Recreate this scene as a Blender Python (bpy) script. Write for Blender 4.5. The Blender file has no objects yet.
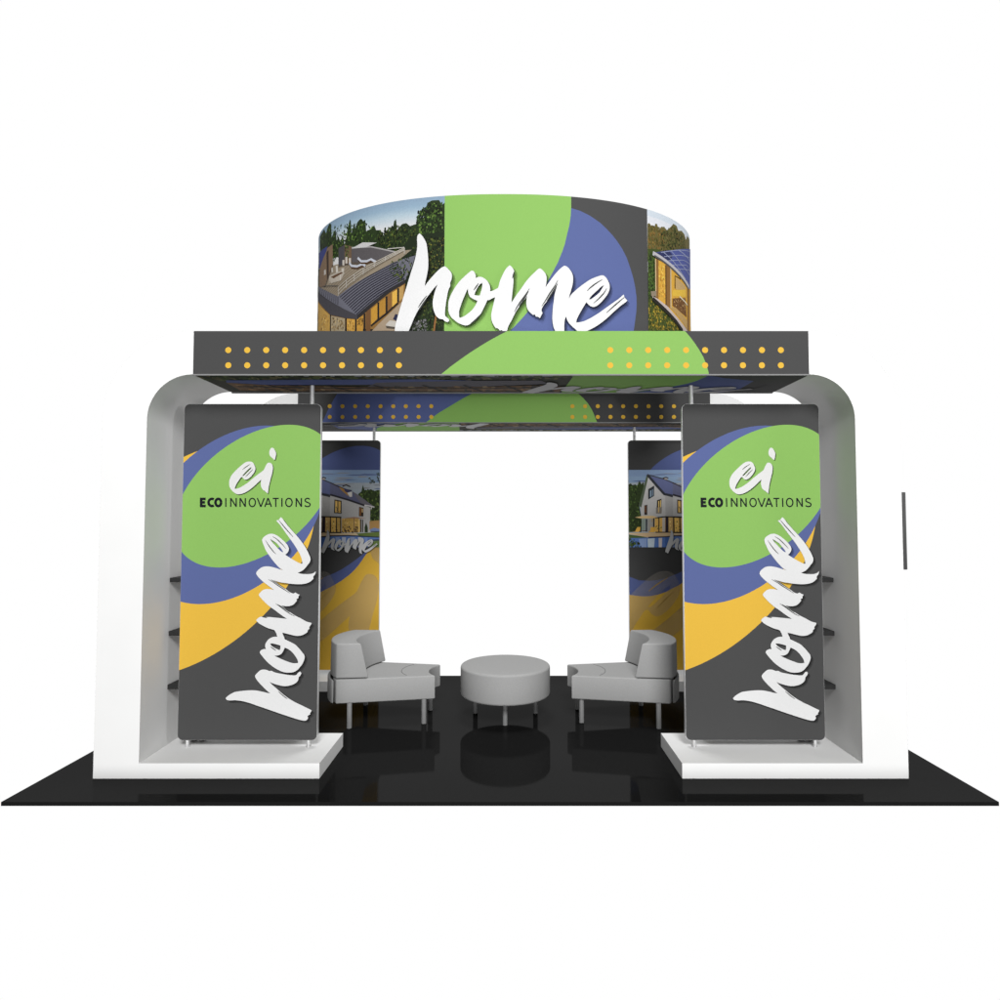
import bpy, bmesh, math, random, bisect, mathutils
from mathutils import Vector

# exhibition booth on a white background; all sizes in metres
KP = 0.47
BACK_K = 2.6
WORLD = 1.0
FRONT_DIM = 0.07
FLOOR_MIRROR = 0.019
KEY_LOC = (1.2, -7.4, 9.8)
KEY_SIZE = 4.5
KEY_W = 2700.0
LOW_LOC = (0.4, -12.0, -1.0)
LOW_SIZE = 7.0
LOW_W = 1950.0
SIDE_LOC = (12.0, -1.0, 3.0)
SIDE_SIZE = 3.0
SIDE_W = 320.0
TOP_W = 300.0

# printed artwork, traced once and stored in metres on each printed surface
ART = {
'fp_green': [.5194,1.7455,.656,.4121,-2.4813],
'fp_blue': [.3716,1.6112,.7588,.5252,-2.3853],
'fp_yellow': [.0747,1.291,1.0409,.6577,-2.4092],
'home_fp': {'h':[[(.3399,.2979),(.353,.3111),(.3725,.3251),(.4037,.3407),(.4509,.3485),(.5061,.3532),(.5534,.3524),(.6009,.3438),(.6404,.3345),(.6586,.3329),(.6403,.3462),(.6082,.3758),(.5762,.4086),(.556,.4343),(.5478,.4538),(.5531,.4656),(.5686,.4812),(.5866,.496),(.6062,.5007),(.63,.4976),(.6499,.4898),(.6656,.4913),(.6855,.4812),(.7172,.4734),(.7568,.4663),(.7964,.4609),(.8359,.4593),(.8476,.4671),(.8593,.4812),(.871,.4859),(.8791,.4749),(.8714,.4577),(.8613,.4468),(.8584,.432),(.8538,.4203),(.8367,.4031),(.8053,.3891),(.7659,.3828),(.7343,.3859),(.7026,.3937),(.6749,.4031),(.6526,.4125),(.6711,.393),(.7031,.3657),(.735,.3384),(.7749,.3072),(.8067,.2862),(.8465,.2644),(.894,.2426),(.9337,.2232),(.9559,.2131),(.9513,.2006),(.9435,.1928),(.9484,.1851),(.9359,.1789),(.9265,.1695),(.9314,.1594),(.9252,.1478),(.9112,.1392),(.8796,.1431),(.8322,.1563),(.7689,.1765),(.7056,.1975),(.6423,.2193),(.5789,.2403),(.5234,.2597),(.468,.2753),(.4127,.2831),(.3733,.2815),(.3496,.2854)]],'ome':[[(.579,.6196),(.582,.6314),(.5961,.6416),(.6079,.6455),(.6237,.6455),(.6179,.6588),(.6176,.6784),(.6268,.698),(.6424,.7161),(.6659,.7294),(.6856,.7333),(.703,.7333),(.6972,.753),(.689,.7687),(.6809,.7805),(.6412,.7922),(.6013,.8103),(.5693,.8292),(.5492,.8496),(.5569,.8606),(.5765,.8748),(.5923,.8772),(.6161,.8732),(.6478,.8732),(.6796,.8701),(.7272,.8654),(.7708,.8606),(.7268,.8898),(.6787,.9253),(.6467,.9473),(.6145,.9749),(.5863,1.0041),(.5677,1.0254),(.5659,1.0356),(.5776,1.0514),(.5932,1.0656),(.6169,1.0735),(.6447,1.0727),(.6742,1.068),(.6525,1.083),(.6204,1.1067),(.5882,1.132),(.5599,1.1597),(.5437,1.1818),(.5474,1.1977),(.563,1.2151),(.5866,1.2309),(.6143,1.2365),(.6502,1.2333),(.6901,1.223),(.7188,1.2135),(.7395,1.2111),(.7187,1.2198),(.6978,1.2388),(.6654,1.2753),(.637,1.3126),(.6126,1.3483),(.5961,1.384),(.5853,1.4118),(.5834,1.4293),(.5927,1.4452),(.6108,1.4595),(.6346,1.4698),(.6624,1.4698),(.6905,1.4579),(.7187,1.4372),(.7469,1.4118),(.7672,1.388),(.7771,1.3641),(.7742,1.3467),(.7617,1.3284),(.7507,1.3205),(.7683,1.3086),(.8005,1.2888),(.8325,1.2705),(.8605,1.2571),(.8765,1.2547),(.8738,1.2729),(.868,1.2967),(.8556,1.3245),(.8353,1.3602),(.8068,1.4038),(.7743,1.4476),(.7418,1.4913),(.7133,1.5311),(.6833,1.5646),(.6928,1.5709),(.696,1.5669),(.7164,1.5909),(.7286,1.5789),(.7489,1.551),(.7894,1.5032),(.8299,1.4595),(.8663,1.4158),(.8988,1.3681),(.9233,1.3205),(.9341,1.2888),(.928,1.265),(.9124,1.2452),(.9007,1.2293),(.8811,1.2095),(.8613,1.1977),(.8432,1.1913),(.8655,1.1834),(.9053,1.1803),(.9371,1.1818),(.9568,1.1882),(.9726,1.2008),(.9704,1.1834),(.9626,1.1723),(.9548,1.1621),(.9574,1.1486),(.9495,1.1407),(.9338,1.1265),(.9062,1.1146),(.8665,1.1083),(.8268,1.1091),(.7871,1.1122),(.7552,1.117),(.7154,1.1225),(.6835,1.132),(.6652,1.136),(.6916,1.1225),(.7237,1.0988),(.7639,1.0696),(.7879,1.0514),(.8135,1.042),(.8277,1.0491),(.8517,1.0356),(.8596,1.0333),(.8503,1.0199),(.8504,1.008),(.8362,1.0017),(.8404,.9907),(.8287,.9765),(.8091,.9591),(.7814,.9513),(.7576,.9513),(.7274,.956),(.7499,.941),(.79,.9095),(.83,.8835),(.8699,.8639),(.9098,.8418),(.9479,.8316),(.9433,.819),(.9379,.812),(.9301,.8002),(.9342,.7923),(.9185,.7766),(.921,.7687),(.903,.7554),(.8755,.7428),(.8399,.7397),(.8002,.7475),(.7684,.7554),(.7382,.7625),(.7448,.7451),(.753,.7294),(.7555,.7161),(.793,.698),(.8328,.6769),(.8649,.6471),(.893,.6118),(.9012,.5922),(.8976,.5688),(.8861,.5414),(.8706,.5203),(.8511,.4984),(.8237,.4827),(.7882,.4788),(.7566,.4812),(.7248,.4921),(.685,.514),(.6451,.5437),(.6129,.5766),(.5887,.6063)],[(.6508,.6847),(.6745,.6847),(.7063,.6769),(.7269,.6706),(.7264,.651),(.7227,.6377),(.7068,.6432),(.6829,.6549),(.6629,.669)],[(.758,.6565),(.7819,.6455),(.8098,.6251),(.834,.5962),(.8485,.5727),(.856,.5492),(.8426,.5453),(.8109,.5468),(.7792,.557),(.7394,.5727),(.7076,.5868),(.6837,.5985),(.7074,.6001),(.731,.6095),(.745,.6275)],[(.6407,1.434),(.6632,1.4197),(.6873,1.4038),(.7116,1.376),(.732,1.3483),(.7361,1.3364),(.7201,1.3443),(.6958,1.3681),(.6716,1.3943),(.6513,1.4158)]],'hair':[[(.6074,1.4237),(.636,1.38),(.6644,1.3443),(.6846,1.3245)],[(.6587,1.4515),(.6869,1.434),(.703,1.4197),(.7313,1.3919),(.7556,1.3641)],[(.7008,1.5693),(.7495,1.5112),(.8062,1.4476)],[(.6317,1.1423),(.6678,1.1225),(.7079,1.0949),(.756,1.0656),(.788,1.0435)],[(.6516,1.1407),(.6997,1.1122),(.7558,1.0751)],[(.686,.9702),(.726,.9434),(.7581,.9198),(.7981,.893),(.8261,.8788)],[(.7019,.9639),(.7499,.9355),(.79,.9072)],[(.7152,.3462),(.7511,.315),(.783,.2916)],[(.5883,.8772),(.6082,.8724),(.6281,.8677)],[(.6551,.6627),(.6751,.6486),(.695,.6345)],[(.8408,.6722),(.8689,.6455),(.893,.6134)],[(.735,.3407),(.7987,.2994)]]},
'ei_fp': {'e':[[(.3369,1.8358),(.3388,1.8618),(.3524,1.8926),(.3709,1.9163),(.3941,1.94),(.4197,1.9637),(.4453,1.9841),(.4665,1.9931),(.4948,1.9931),(.5092,1.9826),(.5204,1.9613),(.5255,1.9423),(.5197,1.921),(.5059,1.8997),(.4873,1.8784),(.4663,1.8642),(.4521,1.8628),(.4402,1.8703),(.4315,1.8817),(.4212,1.8784),(.405,1.8547),(.3912,1.8334),(.3822,1.8121),(.3777,1.7979),(.3872,1.7956),(.4154,1.805),(.4481,1.824),(.4808,1.8476),(.5133,1.876),(.546,1.9021),(.5717,1.921),(.5857,1.9329),(.5971,1.9566),(.6086,1.9779),(.6156,1.985),(.6321,1.985),(.6441,1.9755),(.6515,1.9566),(.6518,1.9376),(.6475,1.9092),(.6386,1.876),(.6319,1.8476),(.6253,1.8192),(.6211,1.7861),(.6182,1.7601),(.6119,1.7672),(.6048,1.7719),(.5952,1.7814),(.5857,1.7861),(.5736,1.8003),(.5672,1.8216),(.5659,1.8429),(.5693,1.8642),(.547,1.8429),(.5144,1.8121),(.4818,1.7861),(.4491,1.7672),(.4209,1.7578),(.3973,1.7568),(.3735,1.7696),(.3519,1.7909),(.3397,1.8121)],[(.4304,1.8902),(.4466,1.9092),(.4652,1.9291),(.4838,1.9461),(.4955,1.9542),(.4942,1.9447),(.4747,1.9234),(.4562,1.9044),(.4375,1.8893)]],'dot':[(.6239,2.061),(.6283,2.08),(.6376,2.0928),(.647,2.0952),(.6575,2.0871),(.6687,2.0681),(.6737,2.0515),(.6716,2.0325),(.6663,2.0087),(.6602,2.0064),(.653,2.0135),(.6434,2.023),(.6338,2.0301),(.6265,2.0443)],'hair':[[(.432,1.9352),(.4553,1.9542),(.488,1.9755)],[(.4542,1.8831),(.4751,1.9044),(.5076,1.9376)]]},
'ei_wm': [[(-.1431,.464),(-.1346,.5571),(-.0838,.6672),(-.0161,.7518),(.0685,.8364),(.1616,.9211),(.2547,.9939),(.3309,1.026),(.4324,1.026),(.4832,.9888),(.5221,.9126),(.5391,.8449),(.5171,.7687),(.4663,.6926),(.3986,.6164),(.3224,.5656),(.2716,.5605),(.2293,.5876),(.1988,.6282),(.1616,.6164),(.1024,.5317),(.0516,.4556),(.0177,.3794),(.0008,.3286),(.0346,.3202),(.1362,.354),(.2547,.4217),(.3732,.5064),(.4917,.6079),(.6102,.701),(.7033,.7687),(.754,.811),(.7964,.8957),(.8387,.9718),(.8641,.9972),(.9233,.9972),(.9656,.9634),(.991,.8957),(.991,.828),(.9741,.7264),(.9402,.6079),(.9149,.5064),(.8895,.4048),(.8725,.2863),(.8607,.1932),(.8387,.2186),(.8133,.2355),(.7794,.2694),(.7456,.2863),(.7033,.3371),(.6813,.4133),(.6779,.4894),(.6914,.5656),(.6102,.4894),(.4917,.3794),(.3732,.2863),(.2547,.2186),(.1531,.1847),(.0685,.1814),(-.0161,.2271),(-.0923,.3032),(-.1346,.3794)],[(.1955,.6587),(.2547,.7264),(.3224,.7975),(.3901,.8584),(.4324,.8872),(.4274,.8534),(.3563,.7772),(.2886,.7095),(.2208,.6553)]],
'ei_wm_dot': [(.8979,1.2681),(.9149,1.3358),(.9487,1.3815),(.9826,1.3899),(1.0198,1.3612),(1.0587,1.2935),(1.0757,1.2342),(1.0672,1.1665),(1.0469,1.0819),(1.0249,1.0734),(.9995,1.0988),(.9656,1.1327),(.9318,1.158),(.9064,1.2088)],
'ei_wm_hair': [[(.2039,.8195),(.2886,.8872),(.407,.9634)],[(.2801,.6333),(.3563,.7095),(.4748,.828)]],
'hd_green': [(-.4106,-.0014),(-.3493,.049),(-.2811,.1001),(-.2128,.1485),(-.1444,.1928),(-.076,.2343),(-.0075,.2724),(.0474,.3002),(1.2575,.3002),(1.2947,.2579),(1.3217,.2205),(1.3553,.1692),(1.3821,.1208),(1.402,.0711),(1.4151,.0248),(1.4202,-.0014)],
'hd_dots': [(-1.8665,.1665),(-1.8646,.0614),(-1.7368,.1665),(-1.735,.0614),(-1.6071,.1665),(-1.6055,.0614),(-1.4774,.1665),(-1.4759,.0614),(-1.3477,.1665),(-1.3463,.0614),(-1.2181,.1665),(-1.2168,.0614),(-1.0884,.1665),(-1.0872,.0614),(-.9587,.1665),(-.9576,.0614),(-.829,.1665),(-.8281,.0614),(-.6993,.1665),(-.6985,.0614),(.7472,.1665),(.7465,.0614),(.8769,.1665),(.8761,.0614),(1.0066,.1665),(1.0057,.0614),(1.1363,.1665),(1.1352,.0614),(1.266,.1665),(1.2648,.0614),(1.3957,.1665),(1.3944,.0614),(1.5254,.1665),(1.5239,.0614),(1.6551,.1665),(1.6535,.0614),(1.7848,.1665),(1.783,.0614),(1.9145,.1665),(1.9126,.0614)],
'hb_blue': [(-1.6975,.3059),(-1.7776,.1669),(-1.8572,-.0057),(-.6532,-.0057),(-.2456,.3059)],
'hb_green': [(-.307,.3059),(-.3886,.2616),(-.4703,.2142),(-.562,.1587),(-.6537,.1032),(-.7249,.0539),(-.8011,-.0057),(.9519,-.0057),(.9086,.1032),(.8833,.1515),(.8539,.1957),(.8072,.2492),(.7461,.3059)],
'hb_dots': [(-.7428,.1638),(-.7423,.0539),(-.8723,.1638),(-.8717,.0539),(-1.0019,.1638),(-1.0011,.0539),(-1.1314,.1638),(-1.1306,.0539),(-1.2609,.1638),(-1.26,.0539),(-1.3904,.1638),(-1.3894,.0539),(-1.52,.1638),(-1.5189,.0539),(-1.6495,.1638),(-1.6483,.0539),(-1.779,.1638),(-1.7777,.0539),(-1.9085,.1638),(-1.9072,.0539),(.6985,.1638),(.698,.0539),(.828,.1638),(.8275,.0539),(.9575,.1638),(.9569,.0539),(1.0871,.1638),(1.0863,.0539),(1.2166,.1638),(1.2158,.0539),(1.3461,.1638),(1.3452,.0539),(1.4756,.1638),(1.4746,.0539),(1.6051,.1638),(1.6041,.0539),(1.7347,.1638),(1.7335,.0539),(1.8642,.1638),(1.8629,.0539)],
'tx_bold': [[(.1357,1.7291),(.137,1.6652)],[(.1279,1.7227),(.1685,1.7227)],[(.1298,1.6978),(.1647,1.6978)],[(.1289,1.6716),(.1703,1.6716)],[(.2274,1.7185),(.2206,1.7221),(.2132,1.7233),(.2059,1.7219),(.1994,1.7182),(.1943,1.7124),(.1911,1.7051),(.1901,1.6971),(.1914,1.6891),(.1949,1.6819),(.2002,1.6761),(.2069,1.6723),(.2142,1.671),(.2216,1.6721),(.2282,1.6757)],[(.2808,1.6971),(.2798,1.7045),(.2773,1.7112),(.2734,1.7169),(.2685,1.7209),(.2629,1.723),(.2571,1.723),(.2516,1.7209),(.2468,1.7169),(.2431,1.7112),(.2408,1.7045),(.2402,1.6971),(.2411,1.6898),(.2437,1.683),(.2475,1.6774),(.2525,1.6733),(.2581,1.6713),(.2639,1.6713),(.2694,1.6733),(.2742,1.6774),(.2778,1.683),(.2801,1.6898),(.2808,1.6971)]],
'tx_lt': [[(.3143,1.7291),(.3155,1.6652)],[(.3511,1.6652),(.3499,1.7291)],[(.3507,1.7269),(.3902,1.6674)],[(.391,1.6652),(.3898,1.7291)],[(.4193,1.6652),(.4181,1.7291)],[(.4189,1.7269),(.4562,1.6674)],[(.457,1.6652),(.4559,1.7291)],[(.529,1.6971),(.5283,1.7042),(.5262,1.711),(.523,1.7169),(.5189,1.7216),(.514,1.725),(.5087,1.7267),(.5033,1.7267),(.4981,1.725),(.4933,1.7216),(.4894,1.7169),(.4864,1.711),(.4846,1.7042),(.484,1.6971),(.4848,1.69),(.4868,1.6833),(.49,1.6774),(.4942,1.6726),(.499,1.6693),(.5043,1.6676),(.5097,1.6676),(.515,1.6693),(.5197,1.6726),(.5237,1.6774),(.5267,1.6833),(.5285,1.69),(.529,1.6971)],[(.5423,1.7291),(.5687,1.6652)],[(.5687,1.6652),(.5931,1.7291)],[(.5978,1.6652),(.6207,1.7291)],[(.6207,1.7291),(.6457,1.6652)],[(.6054,1.6855),(.6374,1.6855)],[(.6541,1.7262),(.6984,1.7262)],[(.6762,1.7291),(.6772,1.6652)],[(.7209,1.7291),(.7218,1.6652)],[(.7947,1.6971),(.7939,1.7042),(.7919,1.711),(.7886,1.7169),(.7844,1.7216),(.7795,1.725),(.7741,1.7267),(.7686,1.7267),(.7633,1.725),(.7585,1.7216),(.7544,1.7169),(.7514,1.711),(.7495,1.7042),(.7489,1.6971),(.7497,1.69),(.7518,1.6833),(.755,1.6774),(.7592,1.6726),(.7641,1.6693),(.7695,1.6676),(.775,1.6676),(.7803,1.6693),(.7851,1.6726),(.7892,1.6774),(.7923,1.6833),(.7941,1.69),(.7947,1.6971)],[(.8249,1.6652),(.824,1.7291)],[(.8247,1.7269),(.8619,1.6674)],[(.8626,1.6652),(.8617,1.7291)],[(.9228,1.7196),(.9148,1.7247),(.9046,1.7269),(.8938,1.7233),(.8888,1.7145),(.8918,1.7051),(.9021,1.6993),(.9152,1.6942),(.924,1.687),(.9248,1.6775),(.9184,1.6695),(.9068,1.6674),(.8945,1.6695),(.8864,1.6753)]],
'dr_green': [(-.4358,1.1861),(-.4323,.1088)],
'dr_gb': [(.5229,1.1273),(.522,1.0541),(.5186,.9924),(.5065,.9148),(.4944,.868),(.4709,.7671),(.4516,.7125),(.4207,.6347),(.377,.5491),(.3224,.4486),(.2695,.3601),(.2154,.2798),(.1498,.1998),(.0904,.1355),(.0526,.1015)],
'dr_blue': [(.522,1.0526),(.5925,1.0371),(.6714,1.0064),(.7517,.9614),(.8001,.924),(.8501,.8809),(.8925,.8362),(.9349,.7839),(.9738,.7194),(1.0041,.6458),(1.0305,.5714),(1.0486,.4958),(1.0587,.4268),(1.0602,.3721),(1.0558,.3089),(1.0457,.2451),(1.0305,.1536)],
'dr_x': [-.4314,.522,1.1681],
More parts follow.
